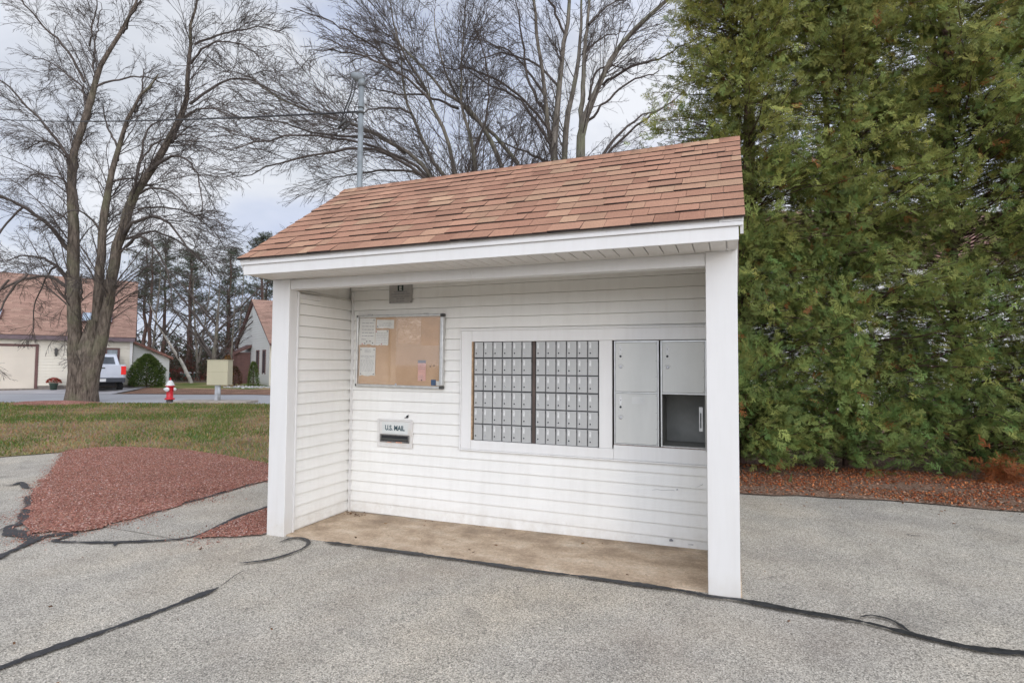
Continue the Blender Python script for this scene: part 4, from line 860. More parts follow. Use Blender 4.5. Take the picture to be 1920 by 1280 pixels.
left_limbs += [
 Lp('B', .5, .9, [(190,285,4),(186,262,3.6),(172,235,3),(158,212,2.5),(148,190,2),(142,165,1)]),
 Lp('B', .5, .7, [(218,190,3),(229,165,2.6),(227,130,2.2),(228,95,1.6)]),
 Lp('B', -.2, .6, [(238,368,5),(246,335,4.2),(248,300,3.6),(247,260,3),(250,230,2.6),(264,208,2.2),(290,200,1.5)]),
 Lp('B', 0, .8, [(249,298,3),(270,258,2.6),(300,237,2.2),(330,232,1.6),(352,240,1)]),
 Lp('B', -.4, -1.4, [(283,318,5),(308,306,4.2),(340,297,3.4),(366,310,2.8),(386,332,2.2),(402,372,1.6),(412,420,1)]),
 Lp('B', -.3, -1.8, [(322,258,4),(345,232,3.3),(382,219,2.8),(420,224,2.2),(455,242,1.2)]),
 Lp('B', -.3, .8, [(350,190,4.2),(376,160,3.6),(410,131,3),(450,126,2.4),(490,150,1.8),(522,190,1)]),
 Lp('B', -.3, -1.6, [(350,112,3.4),(376,95,3),(420,88,2.4),(470,104,1.7),(512,136,.9)]),
 Lp('B', -.3, 1.2, [(355,75,3.6),(380,50,3),(412,25,2.4),(450,6,1.8),(492,8,1)]),
 Lp('B', -.2, -1.6, [(254,362,3.6),(290,355,3),(330,365,2.4),(370,390,1.8),(402,424,1)]),
 Lp('B', -.2, -2.2, [(231,438,5.5),(256,421,5),(304,413,4.4),(340,424,3.6),(372,452,2.8),(402,485,2),(440,512,1)]),
 Lp('B', -.1, 1.4, [(231,446,4),(270,427,3.2),(310,441,2.6),(348,480,1.8),(366,515,1)]),
 Lp('B', 0, -1.4, [(228,460,4.5),(262,444,3.8),(292,456,3.2),(330,500,2.4),(350,545,1.6),(362,590,.9)]),
 Lp('B', 0, 1.3, [(248,388,3.4),(272,379,2.8),(320,381,2.2),(362,412,1.4),(385,450,.8)]),
 Lp('B', .1, 1.2, [(112,305,4.2),(90,270,3.4),(60,250,2.8),(20,240,2),(-25,252,1)]),
 Lp('B', 0, -1.3, [(115,290,4.6),(96,255,3.9),(76,225,3.2),(55,200,2.7),(35,172,2.1),(-5,158,1.2)]),
 Lp('B', 0, 1.5, [(116,362,4.2),(100,336,3.5),(80,322,3),(50,310,2.3),(0,301,1.6),(-35,308,.9)]),
 Lp('B', 0, -1.8, [(124,470,6.5),(106,436,5.6),(86,411,4.8),(60,391,4),(30,379,3.2),(-20,371,2.2),(-60,375,1)]),
 Lp('B', 0, .9, [(124,548,5.6),(114,525,5),(96,501,4.4),(75,490,3.6),(45,475,3),(0,470,2.2),(-40,482,1.2)]),
 Lp('B', -.9, -1.6, [(84,520,3),(64,550,2.6),(48,600,2.1),(42,650,1.6),(48,690,.9)]),
 Lp('B', -1., -1.2, [(55,531,3),(30,565,2.4),(14,610,2),(18,660,1.5),(26,705,.8)]),
 Lp('B', .6, 1.4, [(96,501,2.8),(88,550,2.4),(98,600,1.9),(90,640,1.4),(94,670,.8)]),
 Lp('B', -.6, -1.8, [(60,391,3),(40,430,2.6),(22,480,2.1),(14,540,1.6),(20,590,.8)]),
 Lp('B', .6, 1.8, [(75,490,3),(50,500,2.6),(22,530,2.1),(-5,580,1.6),(-12,640,.8)]),
 Lp('B', 0, -1.2, [(126,542,5.4),(106,522,4.6),(84,520,4),(55,531,3.2),(30,549,2.6),(0,561,2),(-30,584,1)]),
 Lp('B', 0, -1.0, [(134,398,3.8),(142,365,3.4),(147,336,2.8),(160,312,2.2),(172,309,1)]),
 Lp('B', .1, 1.4, [(140,182,4),(124,155,3.4),(104,130,2.8),(62,100,2.2),(20,70,1.7),(-25,58,1)]),
 Lp('B', 0, -1.2, [(138,142,3.8),(115,90,3.2),(80,50,2.6),(50,10,2),(36,-30,1)]),
 Lp('B', .1, .8, [(150,112,3),(142,60,2.3),(137,10,1.7),(134,-40,.9)]),
 Lp('B', 0, -.8, [(144,72,2.6),(160,30,2),(176,0,1.5),(186,-30,.8)]),
 Lp('B', .1, 1.3, [(155,148,3.4),(180,125,2.7),(215,108,2.1),(262,114,1.1)]),
 Lp('B', .1, -1.3, [(204,42,3.2),(232,29,2.6),(262,15,2),(292,-2,1.2)]),
 Lp('B', .1, 1, [(120,335,3),(114,275,2.6),(118,238,2.2),(124,205,1.8),(119,168,1.3),(104,138,.8)]),
 Lp('B', .3, 1.6, [(185,330,3.2),(205,318,2.7),(225,318,2.2),(245,340,1.6),(252,372,.9)]),
 Lp('B', .3, -1.2, [(173,430,3.4),(160,405,2.8),(148,395,2.2),(130,420,1.4),(118,450,.8)]),
 Lp('B', 0, -1.5, [(150,560,3.2),(160,535,2.6),(175,520,2.2),(190,530,1.5),(204,560,.8)])]
lv_left = [
 dict(dens=5., len_f=.6, t0=.20, ang=(.45, 1.05), nseg=11, r_f=.34, rmin=.012, rcap=.032, g_up=.09, droop=.13, wob=.07, rlim=3.6),
 dict(dens=6.5, len_f=.55, t0=.12, ang=(.4, .9), nseg=7, r_f=.5, rmin=.0075, rcap=.014, g_up=.05, droop=.12, wob=.10, rlim=1.5),
 dict(dens=7.5, len_f=.55, t0=.10, ang=(.35, .85), nseg=4, r_f=.6, rmin=.006, rcap=.0075, g_up=.03, droop=.08, wob=.10, rlim=.7)]
tb = S(-16.58, 21.3); make_bare('maple_tree', (tb[0], tb[1], float(gz(tb[0], tb[1]))), (UX, DY), left_limbs, .02056, 'large bare maple with three thick stems standing in red mulch on the lawn', 21, lv_left, M['bark'])

BU, BV = 1070, 770
RS = .70
mid_limbs = [
 Lp('T', 0, 0, [(1046,775,13),(1042,560,11),(1037,300,9.5),(1040,230,9),(1047,150,7.2),(1055,60,6),(1065,0,5),(1072,-110,3),(1076,-220,1.2)]),
 Lp('T', .2, -.6, [(1042,300,7),(1032,255,6.4),(1024,200,6),(1014,120,5),(1005,60,4.3),(998,0,3.8),(990,-100,2.5),(985,-180,1)]),
 Lp('T', .1, .6, [(1055,775,12),(1055,560,10),(1058,300,8.5),(1062,220,8),(1078,130,6.5),(1090,60,5),(1093,0,4),(1096,-150,1.6)]),
 Lp('T', -.1, -.7, [(1072,775,19),(1080,560,16),(1086,290,13),(1093,220,11),(1120,150,8),(1150,90,7),(1190,45,6.4),(1235,5,5),(1275,-32,3.2),(1310,-90,1.2)]),
 Lp('T', -.1, .3, [(1088,225,7),(1093,130,6),(1097,60,5),(1103,0,4),(1106,-120,2),(1108,-190,1)]),
 Lp('B', .2, 1, [(1025,195,4.5),(1002,150,4),(986,100,3.6),(978,40,3),(970,-20,2.2),(960,-90,1)]),
 Lp('B', 0, -1, [(1097,218,4),(1130,186,3.2),(1172,156,2.5),(1222,146,1.4)]),
 Lp('B', 0, .8, [(1104,168,4),(1112,130,3.4),(1126,95,2.8),(1162,80,2),(1200,90,1)]),
 Lp('B', .4, 1.2, [(1095,400,7),(1126,300,6),(1132,272,5.5),(1150,236,4.6),(1182,200,3.6),(1230,162,2.4),(1262,150,1)]),
 Lp('B', 0, -1.2, [(1125,290,4),(1160,256,3.4),(1200,228,2.6),(1245,206,1.4)]),
 Lp('B', 0, -1.4, [(1130,140,4),(1170,120,3.4),(1212,118,2.6),(1260,102,1.6),(1285,100,.8)]),
 Lp('B', 0, 1.4, [(1048,150,4),(1020,100,3.2),(975,60,2.6),(925,40,2),(880,45,1)]),
 Lp('B', 0, -1.4, [(1036,240,4.2),(990,190,3.4),(940,160,2.8),(890,150,2.2),(840,158,1.2)]),
 Lp('B', .2, 1.6, [(1018,150,3.8),(985,90,3),(950,40,2.4),(905,10,1.8),(860,-20,1)]),
 Lp('B', 0, -1, [(1038,262,4),(1000,215,3.4),(965,180,2.8),(915,165,2.2),(868,140,1.2)]),
 Lp('B', 0, 1.6, [(1040,300,4),(1005,270,3.2),(960,240,2.4),(905,215,1.6),(860,200,.8)]),
 Lp('B', 0, -1.2, [(1058,40,3.6),(1030,0,3),(985,-40,2.2),(930,-70,1)]),
 Lp('B', 0, 1.2, [(1103,20,3.4),(1130,-20,2.7),(1165,-60,2),(1210,-90,1)]),
 Lp('B', 0, 1.2, [(1092,80,3.4),(1120,40,2.7),(1150,10,2),(1195,-15,1)])]
lv_mid = [
 dict(dens=5., len_f=.55, t0=.25, ang=(.4, 1.0), nseg=10, r_f=.30, rmin=.009, rcap=.024, g_up=.07, droop=.03, wob=.07, rlim=2.8),
 dict(dens=7., len_f=.55, t0=.10, ang=(.35, .9), nseg=7, r_f=.5, rmin=.006, rcap=.0105, g_up=.04, droop=.03, wob=.10, rlim=1.2),
 dict(dens=6.5, len_f=.50, t0=.10, ang=(.35, .8), nseg=4, r_f=.6, rmin=.005, rcap=.006, g_up=.03, droop=.02, wob=.10, rlim=.5)]
dM = 16.; tb = S((1070-960)*dM/FPX, dM); make_bare('maple_tree', (tb[0], tb[1], 0.), (UX, DY), mid_limbs, dM/FPX, 'bare multi-stemmed maple rising behind the middle of the shelter roof', 33, lv_mid, M['bark2'])
BU, BV = 925, 780
ll = [
 Lp('T', 0, -.3, [(930,785,14),(928,600,11),(922,470,9),(895,345,7),(886,290,6),(882,255,5),(868,210,4),(860,160,3),(862,100,2.4),(866,40,1.6),(868,-20,.8)]),
 Lp('T', 0, .5, [(935,785,14),(955,600,9),(962,420,7),(942,310,6.2),(920,250,5.8),(890,200,5.4),(860,165,5),(830,150,4),(800,110,3.4),(765,75,2.8),(740,50,2),(715,10,1)]),
 Lp('T', 0, 1., [(945,785,13),(970,600,9),(984,420,6.5),(975,300,5.5),(945,250,5),(905,205,4.6),(870,172,4.2),(836,120,3.4),(815,60,2.6),(800,0,1.8),(795,-60,.9)]),
 Lp('T', 0, -.7, [(915,785,13),(885,560,9),(862,400,7),(851,327,6),(844,282,5.6),(830,237,5),(806,190,4.4),(792,151,3.8),(762,113,3),(738,53,2.2),(730,0,1.4),(725,-60,.8)]),
 Lp('T', 0, .6, [(918,785,13),(880,560,9),(850,390,6.6),(836,326,5.6),(815,297,5),(789,252,4.4),(771,208,3.8),(750,157,3.2),(741,119,2.6),(735,60,2),(718,10,1)]),
 Lp('T', 0, -1.4, [(908,785,12),(870,560,8.5),(832,380,6.4),(806,326,5.6),(776,292,5),(738,272,4.6),(706,256,4.2),(670,244,3.6),(620,232,3),(570,220,2.3),(530,200,1.7),(500,175,1)]),
 Lp('B', .5, 1.6, [(850,168,4),(815,146,3.4),(778,125,2.9),(730,118,2.3),(680,100,1.7),(630,80,1)]),
 Lp('B', -.6, -1.6, [(808,192,3.6),(770,160,3),(720,140,2.5),(670,132,1.9),(620,140,1)]),
 Lp('B', 0, 1.5, [(792,152,3.4),(752,100,2.8),(700,60,2.2),(650,40,1.6),(600,45,.9)]),
 Lp('B', -.5, -2, [(845,400,5),(800,340,4.4),(745,305,3.8),(680,300,3.2),(610,318,2.4),(550,345,1.7),(500,372,1)]),
 Lp('B', .6, 1.8, [(845,385,5),(805,330,4.2),(750,318,3.6),(690,322,3),(630,340,2.2),(575,375,1.5),(535,405,.8)]),
 Lp('B', 0, -2.4, [(830,360,4.6),(780,312,4),(720,290,3.4),(650,288,2.7),(585,300,2),(520,330,1.2)]),
 Lp('B', 0, 2.2, [(815,330,4.4),(760,295,3.6),(700,285,3),(640,280,2.3),(575,278,1.6),(520,285,.9)]),
 Lp('B', -.4, -1.8, [(700,256,3.4),(650,262,2.8),(600,265,2.2),(550,258,1.6),(495,262,.9)]),
 Lp('B', -.4, 1.2, [(760,284,3.4),(710,240,2.9),(660,215,2.3),(610,200,1.7),(555,180,1)]),
 Lp('B', -.4, 1.8, [(770,208,3.2),(725,180,2.6),(675,165,2),(620,175,1.4),(575,170,.8)]),
 Lp('B', .4, 1.5, [(738,55,2.6),(690,25,2),(640,5,1.5),(590,-10,.8)]),
 Lp('B', -.4, -1.5, [(745,135,2.8),(700,95,2.2),(640,70,1.6),(575,60,.9)]),
 Lp('B', 0, -1.5, [(884,270,3.4),(905,230,2.8),(915,180,2.2),(908,130,1.6),(890,90,.9)]),
 Lp('B', 0, 1.5, [(944,312,3.4),(960,270,2.7),(966,225,2),(955,180,1.2)])]
lv_ll = [
 dict(dens=5., len_f=.55, t0=.30, ang=(.3, .85), nseg=10, r_f=.32, rmin=.009, rcap=.022, g_up=.03, droop=.05, wob=.07, rlim=3.4),
 dict(dens=7., len_f=.55, t0=.10, ang=(.3, .8), nseg=7, r_f=.5, rmin=.006, rcap=.0105, g_up=.03, droop=.03, wob=.09, rlim=1.2),
 dict(dens=6.5, len_f=.50, t0=.10, ang=(.35, .8), nseg=4, r_f=.6, rmin=.005, rcap=.006, g_up=.04, droop=.02, wob=.10, rlim=.5)]
dM = 14.5; tb = S((925-960)*dM/FPX, dM); make_bare('maple_tree', (tb[0], tb[1], -.03), (UX, DY), ll, dM/FPX, 'bare tree with fanned stems leaning left over the service mast', 44, lv_ll, M['bark2'])

# foliage --------------------------------------------------------------
def leaf_cloud(name, C, A_, B_, size, tmpl, cols, parent, mat='leaf'):
    """template of 2D triangles laid in frames (A along, B across)"""
    n = len(C); tm = np.array(tmpl); k = len(tm)
    v = C[:, None, :]+size[:, None, None]*(A_[:, None, :]*tm[None, :, 0:1]+B_[:, None, :]*tm[None, :, 1:2])
    if tm.shape[1] > 2:
        nr = np.cross(A_, B_); v = v+size[:, None, None]*nr[:, None, :]*tm[None, :, 2:3]
    return np_mesh(name, v.reshape(-1, 3), np.arange(n*k).reshape(-1, 3), M[mat], parent, np.repeat(cols, k, axis=0))
def spray_template(seed):
    T = []; r = random.Random(seed)
    def finger(x, y, a, l, w, z=0.):
        ca, sa = math.cos(a), math.sin(a); T.extend([(x-sa*w, y+ca*w, z), (x+sa*w, y-ca*w, z), (x+ca*l, y+sa*l, z-.08*l)])
        return x+ca*l*.5, y+sa*l*.5
    finger(0, 0, 0, .5, .018); finger(.45, 0, r.uniform(-.15, .15), .5, .014, -.05)
    for i, (x, sg) in enumerate(((.10, 1), (.18, -1), (.32, 1), (.40, -1), (.54, 1), (.62, -1), (.76, 1), (.83, -1))):
        a = sg*(.72-.2*x)+r.uniform(-.22, .22); l = (.46*(1-.62*x)+.05)*r.uniform(.6, 1.3); x += r.uniform(-.04, .04); z = -.16*x*x+r.uniform(-.04, .04); ca, sa = math.cos(a), math.sin(a)
        finger(x, 0, a, l, .024, z)
        for k_, f in enumerate((.28, .52, .74)):
            if l < .25 and k_ == 2: continue
            for s2_ in (1, -1): finger(x+ca*l*f, sa*l*f, a+s2_*r.uniform(.4, .8), l*(.46-.22*f)*r.uniform(.6, 1.5), .022, z+r.uniform(-.02, .02))
    return T
ST = [spray_template(q) for q in (2, 5, 9, 14)]
def frond_template():
    T = []
    def leaf(x, y, a, l, w, z=0.):
        ca, sa = math.cos(a), math.sin(a); T.extend([(x-sa*w*.6, y+ca*w*.6, z), (x+sa*w*.6, y-ca*w*.6, z), (x+ca*l, y+sa*l, z-.10*l)])
    leaf(0, 0, 0, 1.0, .10)
    for i, x in enumerate((.08, .25, .43, .62)):
        l = .50*(1-.55*abs(x-.3)/.6)
        for sg in (1, -1): leaf(x+.03*sg, 0, sg*(.80-.2*x), l, .12, .03*sg)
    return T
FT = frond_template()
def unit(a): return a/(np.linalg.norm(a, axis=1, keepdims=True)+1e-9)
def arborvitae(name, s, d, h, rad, label, seed, nb, per, lean=(0, 0), parent_group='tall arborvitae in the row beside the shelter', gaps=()):
    d -= .22; rg = np.random.default_rng(seed); b = S(s, d); zb = float(gz(b[0], b[1])); t = empty(name, (b[0], b[1], zb), label, 'tree', parent_group)
    # trunk(s)
    P = []; Rr = []
    for i in range(3):
        a = rg.uniform(0, 6.28); zz = np.linspace(-.1, h*.96, 14); P.append(np.c_[np.cos(a)*.12*(zz/h*3).clip(0, 1.6)+rg.normal(0, .02, 14)+lean[0]*zz/h, np.sin(a)*.12*(zz/h*3).clip(0, 1.6)+rg.normal(0, .02, 14)+lean[1]*zz/h, zz]); Rr.append(.075*(1-zz/h*.9).clip(.1, 1))
    v, f = tubes(np.array(P), np.array(Rr), 8); np_mesh('trunk', v, f, M['pinebark'], t, smooth=True)
    # branches: outwards then up, tips hang
    z0 = h*rg.random(nb)**1.08*.97+.12; az = rg.uniform(0, 2*np.pi, nb)
    prof = np.interp(z0/h, [0, .06, .2, .45, .7, .88, 1], [1.12, 1.16, 1.08, .95, .76, .5, .12])*rad
    prof *= (1+.17*np.sin(az*3+seed+z0*.8)+.15*np.sin(az*5+z0*3.1)+.12*np.sin(z0*5.3-az*2))*rg.uniform(.74, 1.12, nb)
    out = np.c_[np.cos(az), np.sin(az), np.zeros(nb)]; n_ = 6; Pb = np.zeros((nb, n_, 3)); base = np.c_[lean[0]*z0/h, lean[1]*z0/h, z0]
    rise = rg.uniform(.05, .55, nb)
    for j in range(n_):
        x = j/(n_-1); Pb[:, j] = base+out*(prof*x)[:, None]+np.c_[np.zeros((nb, 2)), prof*(rise*x**1.3-.16*x**3)]
    Pb[:, 1:] += rg.normal(0, .02, (nb, n_-1, 3)); Pb[:, :, 2] = np.maximum(Pb[:, :, 2], .05)
    v, f = tubes(Pb, np.linspace(.013, .004, n_)[None].repeat(nb, 0), 3); np_mesh('branches', v, f, M['pinebark'], t)
    # flat sprays: a leading stem with side fronds all in one plane
    nsp = per; par0 = np.repeat(np.arange(nb), nsp); K0 = len(par0); tt0 = rg.beta(2.0, 1.05, K0); ff = tt0*(n_-1); i0 = np.minimum(ff.astype(int), n_-2); w = (ff-i0)[:, None]
    C0 = Pb[par0, i0]*(1-w)+Pb[par0, i0+1]*w+rg.normal(0, 1, (K0, 3))*(.03+.07*tt0)[:, None]
    clump = rg.normal(0, .30, (nb, 3))
    A0 = out[par0]*.55+clump[par0]*1.3+rg.normal(0, .40, (K0, 3)); A0[:, 2] += .15; A0 = unit(A0)
    nrm = np.tile([0, 0, .45], (K0, 1))+out[par0]*.9+rg.normal(0, .5, (K0, 3)); B0 = unit(np.cross(nrm, A0)); L0 = rg.uniform(.09, .205, K0)
    par = par0; K = K0; tt = tt0; C = C0; A_ = A0; B_ = B0; Lr = L0; xx = np.zeros(K); q = 1
    C[:, 2] = np.maximum(C[:, 2], .05)
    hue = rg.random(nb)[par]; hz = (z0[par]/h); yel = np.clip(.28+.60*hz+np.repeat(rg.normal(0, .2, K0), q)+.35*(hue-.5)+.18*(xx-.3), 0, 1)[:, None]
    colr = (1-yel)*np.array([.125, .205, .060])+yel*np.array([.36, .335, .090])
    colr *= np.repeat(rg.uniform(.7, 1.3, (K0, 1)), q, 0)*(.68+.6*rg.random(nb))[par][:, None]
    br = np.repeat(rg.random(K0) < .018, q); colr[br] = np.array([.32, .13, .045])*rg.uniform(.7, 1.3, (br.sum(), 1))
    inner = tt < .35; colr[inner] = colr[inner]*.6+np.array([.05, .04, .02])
    keep = np.ones(K, bool)
    spk = np.repeat(rg.random(K0), q)
    for (gaz, gz_, grad) in gaps:
        gp = np.array([math.cos(gaz)*rad*.7, math.sin(gaz)*rad*.7, gz_]); keep &= (np.linalg.norm(C-gp, axis=1) > grad) | (rg.random(K) < .25)
    # hidden far side carries fewer fronds
    back = (out[par]@np.array([-sy, cy, 0])) > .25; keep &= ~(back & (spk < .6))
    sz = Lr
    # every spray takes one of four shapes; all sprays of a tree form one crown mesh
    kind_ = rg.integers(0, 4, K); VV = []; CC = []
    for q_ in range(4):
        mk = keep & (kind_ == q_); tm = np.array(ST[q_]); nr = np.cross(A_[mk], B_[mk])
        v = C[mk][:, None, :]+sz[mk][:, None, None]*(A_[mk][:, None, :]*tm[None, :, 0:1]+B_[mk][:, None, :]*tm[None, :, 1:2]+nr[:, None, :]*tm[None, :, 2:3]); VV.append(v.reshape(-1, 3)); CC.append(np.repeat(colr[mk], len(tm), axis=0))
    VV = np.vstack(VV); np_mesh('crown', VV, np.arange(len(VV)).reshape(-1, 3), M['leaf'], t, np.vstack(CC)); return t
arborvitae('arborvitae', 3.35, 8.30, 9.2, 1.17, 'tall arborvitae at the left end of the row, its edge against the bare branches', 101, 1050, 35)
arborvitae('arborvitae', 4.80, 8.15, 9.0, 1.08, 'second tall arborvitae from the left, directly beside the right post', 102, 1000, 35)
arborvitae('arborvitae', 6.40, 8.05, 9.6, 1.20, 'tall arborvitae right of the bright gap in the foliage row', 103, 1050, 35)
arborvitae('arborvitae', 7.95, 7.70, 9.2, 1.18, 'arborvitae at the far right of the row, cut by the picture edge', 104, 1050, 35)
arborvitae('arborvitae', 9.40, 7.40, 9.0, 1.3, 'last arborvitae of the row, just past the right picture edge', 105, 480, 20)
# a dead orange sprig low in the hedge
rg = np.random.default_rng(8); b = S(5.95, 6.78, .0); K = 110; C = b+np.c_[rg.normal(0, .11, K), rg.normal(0, .08, K), .10+np.abs(rg.normal(.10, .08, K))]
a_ = unit(rg.normal(0, 1, (K, 3))+np.array([0, -.2, -.3])); b_ = unit(np.cross(rg.normal(0, 1, (K, 3)), a_))
o = leaf_cloud('dead_branch', C, a_, b_, rg.uniform(.10, .2, K), ST[0], np.array([.30, .10, .035])*rg.uniform(.6, 1.3, (K, 1)), None); tag(o, 'dead orange brown arborvitae branch hanging at the foot of the row', 'dead branch')

# quad/tri puff for distant needles and shrubs
def tuft_template(n=6, seed=0):
    r = random.Random(seed); T = []
    for i in range(n):
        a = 2*math.pi*i/n+r.uniform(-.3, .3); l = r.uniform(.7, 1.1); w = .16; z = r.uniform(-.35, .35)
        T += [(math.cos(a+1.57)*w*.5, math.sin(a+1.57)*w*.5, 0), (math.cos(a-1.57)*w*.5, math.sin(a-1.57)*w*.5, 0), (math.cos(a)*l, math.sin(a)*l, z)]
    return T
TT = tuft_template()
def pine(s, d, h, crown0, rad, label, seed, n=42, per=26, tone=(.10, .115, .08), rt_=.2, group='trees beyond the road'):  # needle tone lightened so the colour itself carries distance haze
    rg = np.random.default_rng(seed); b = S(s, d); t = empty('pine_tree', (b[0], b[1], float(gz(b[0], b[1]))-.05), label, 'tree', group)
    zz = np.linspace(0, h, 12); path = np.c_[rg.normal(0, .05, 12), rg.normal(0, .05, 12), zz]; v, f = tubes(path[None], (rt_*(1-zz/h*.85))[None], 8); np_mesh('trunk', v, f, M['pinebark'], t, smooth=True)
    z0 = rg.uniform(crown0, h*.98, n); az = rg.uniform(0, 6.28, n); L_ = rad*np.sqrt(np.clip(1.05-(z0-crown0)/(h-crown0), .05, 1))*rg.uniform(.45, 1.1, n)
    out = np.c_[np.cos(az), np.sin(az), np.zeros(n)]; nn = 5; Pb = np.stack([np.c_[np.zeros((n, 2)), z0]+out*(L_*x)[:, None]+np.c_[np.zeros((n, 2)), L_*(.25*x+.15*x*x)] for x in np.linspace(0, 1, nn)], 1); Pb[:, 1:] += rg.normal(0, .06, (n, nn-1, 3))
    v, f = tubes(Pb, np.linspace(.04, .015, nn)[None].repeat(n, 0), 3); np_mesh('branches', v, f, M['pinebark'], t)
    par = np.repeat(np.arange(n), per); K = len(par); x = rg.uniform(.35, 1.05, K)*(nn-1); i0 = np.minimum(x.astype(int), nn-2); w = (x-i0)[:, None]; C = Pb[par, i0]*(1-w)+Pb[par, i0+1]*w+rg.normal(0, .22, (K, 3))*np.array([1, 1, .5])
    A_, B_, _ = rand_frames(K, .2); col = np.array(tone)*rg.uniform(.6, 1.5, (K, 1))
    leaf_cloud('crown', C, A_, B_, rg.uniform(.13, .25, K), TT, col, t); return t
pine(-33.4, 50, 12.6, 5.6, 2.6, 'tall pine just right of the left house roof, slim reddish trunk', 201, 48, 30)
pine(-31.6, 48, 12.1, 5.8, 2.4, 'pine with bare lower trunk, second from the house roof', 202, 44, 30)
pine(-32.3, 51, 13.1, 6.5, 2.4, 'slender pine between two thicker ones beside the house roof', 203, 40, 30)
pine(-30.4, 52, 11.7, 6.2, 2.3, 'pine standing right of the cluster of reddish trunks', 204, 40, 28)
pine(-27.6, 47, 11.0, 2.6, 2.8, 'broad dark pine midway between the two houses', 205, 60, 32)
pine(-25.2, 49, 11.7, 3.0, 3.0, 'full pine behind the beige cabinet', 206, 70, 34)
pine(-22.4, 50, 10.4, 3.4, 2.6, 'pine rising just left of the right house', 207, 54, 30)
pine(-21.0, 46, 12.2, 5.0, 2.3, 'dark pine whose top shows over the left corner of the shelter roof', 208, 60, 34)
pine(-19.6, 47, 10.4, 3.5, 2.4, 'pine partly behind the shelter post above the right house', 209, 50, 28)
pine(-29.0, 56, 9.9, 2.4, 2.6, 'farthest pine seen between the trunks behind the hydrant', 210, 50, 28)
# bare woodland trees
def wood_tree(s, d, h, label, seed, lean=0., r0=.14, bark='twig', spread=1., name='bare_tree', forks=5, zf=.22):
    rg = np.random.default_rng(seed); b = S(s, d); u_ = h/100
    limbs = [('T', 0, 0, [(0, -3, r0/u_*1.15), (lean*.2, 20, r0/u_), (lean*.5, 45, r0/u_*.7), (lean*.8, 72, r0/u_*.4), (lean, 100, r0/u_*.1)])]
    for i in range(forks):
        sg = rg.choice([-1, 1]); v0 = rg.uniform(zf*100, 60); ln = rg.uniform(22, 38)*spread
        limbs.append(('B', 0, rg.uniform(-1, 1)*h*.18, [(lean*v0/100, v0, r0/u_*.5), (lean*v0/100+sg*ln*.4, v0+ln*.5, r0/u_*.34), (lean*v0/100+sg*ln*.75, v0+ln*.9, r0/u_*.2), (lean*v0/100+sg*ln*1.1, v0+ln*1.15, r0/u_*.08)]))
    lv = [dict(dens=1.3, len_f=.33, t0=.2, ang=(.45, 1.1), nseg=6, r_f=.45, rmin=.014, g_up=.10, droop=.02, wob=.11, rlim=2.4), dict(dens=2.2, len_f=.5, t0=.1, ang=(.4, 1.), nseg=4, r_f=.6, rmin=.009, g_up=.05, droop=.02, wob=.13, rlim=1.0)]
    return make_bare(name, (b[0], b[1], float(gz(b[0], b[1]))), (UX, DY), limbs, u_, label, seed, lv, M[bark if bark != 'twig' else 'bark2'], 'trees beyond the road')
wood_tree(-19.2, 35.5, 6.8, 'low spreading bare tree directly behind the beige cabinet', 301, 4, .16, spread=1.7, forks=9, zf=.12)
wood_tree(-20.4, 35.3, 5.4, 'pale barked tree leaning left over the far lawn', 302, -55, .11, 'birch', spread=.8, forks=4, zf=.4)
wood_tree(-27.5, 42, 9.5, 'thin bare tree behind the hydrant', 303, 6, .10)
wood_tree(-24.4, 43, 8.8, 'bare tree between hydrant and beige cabinet, far side of the lawn', 304, -8, .10)
wood_tree(-29.7, 41, 7.5, 'bushy bare tree beside the end of the left house', 305, -5, .09, forks=8)
wood_tree(-17.6, 34.5, 6.2, 'young bare tree in front of the right house wall', 306, 3, .07, spread=.6)
wood_tree(-22.0, 44, 9.0, 'slim bare tree left of the right house gable', 307, 5, .09)
wood_tree(-26.2, 46, 10, 'tall thin bare tree among the pines', 308, 10, .09)
wood_tree(-16.6, 37.5, 6.8, 'bare tree standing over the right house roof', 309, -6, .08)
# undergrowth: thickets too tangled to count
def thicket(name, s0, s1, d0, d1, h, n, cols, label, seed, size=(.12, .30), cat='undergrowth', dens_top=1.):
    rg = np.random.default_rng(seed); s = rg.uniform(s0, s1, n); d = rg.uniform(d0, d1, n); hh = h*(.65+.35*np.sin(s*1.1+seed)+.2*np.sin(s*2.7)); z = np.abs(rg.random(n))**1.15*hh
    C = np.stack([CAM[0]+s*cy-d*sy, CAM[1]+s*sy+d*cy], -1); C = np.c_[C, gz(C[:, 0], C[:, 1])+z]; A_, B_, _ = rand_frames(n, 0.)
    cl = (np.sin(s*2.1+seed)*np.sin(z*2.3+d)+1)/2; ci = np.clip((cl*len(cols)+rg.normal(0, .7, n)).astype(int), 0, len(cols)-1); c = np.array(cols)[ci]*rg.uniform(.5, 1.5, (n, 1))
    o = leaf_cloud(name, C, A_, B_, rg.uniform(*size, n), TT, c, None); return tag(o, label, cat, kind='stuff')
thicket('undergrowth', -31.5, -12, 43, 52, 3.2, 9000, [(.10,.035,.025),(.08,.06,.045),(.05,.065,.03),(.12,.07,.05)], 'dark tangled undergrowth closing the far side of the lawn between the houses', 1)
thicket('red_shrubbery', -28.5, -21, 39.5, 41, 1.2, 1500, [(.14,.035,.03),(.18,.06,.04),(.09,.06,.04),(.06,.065,.035)], 'reddish brown shrubs behind the hydrant', 2, (.10, .20))
thicket('distant_woods', -120, 60, 75, 95, 5.5, 12000, [(.07,.06,.055),(.05,.065,.04),(.09,.07,.06)], 'far line of woods along the horizon', 3, (.6, 1.3))
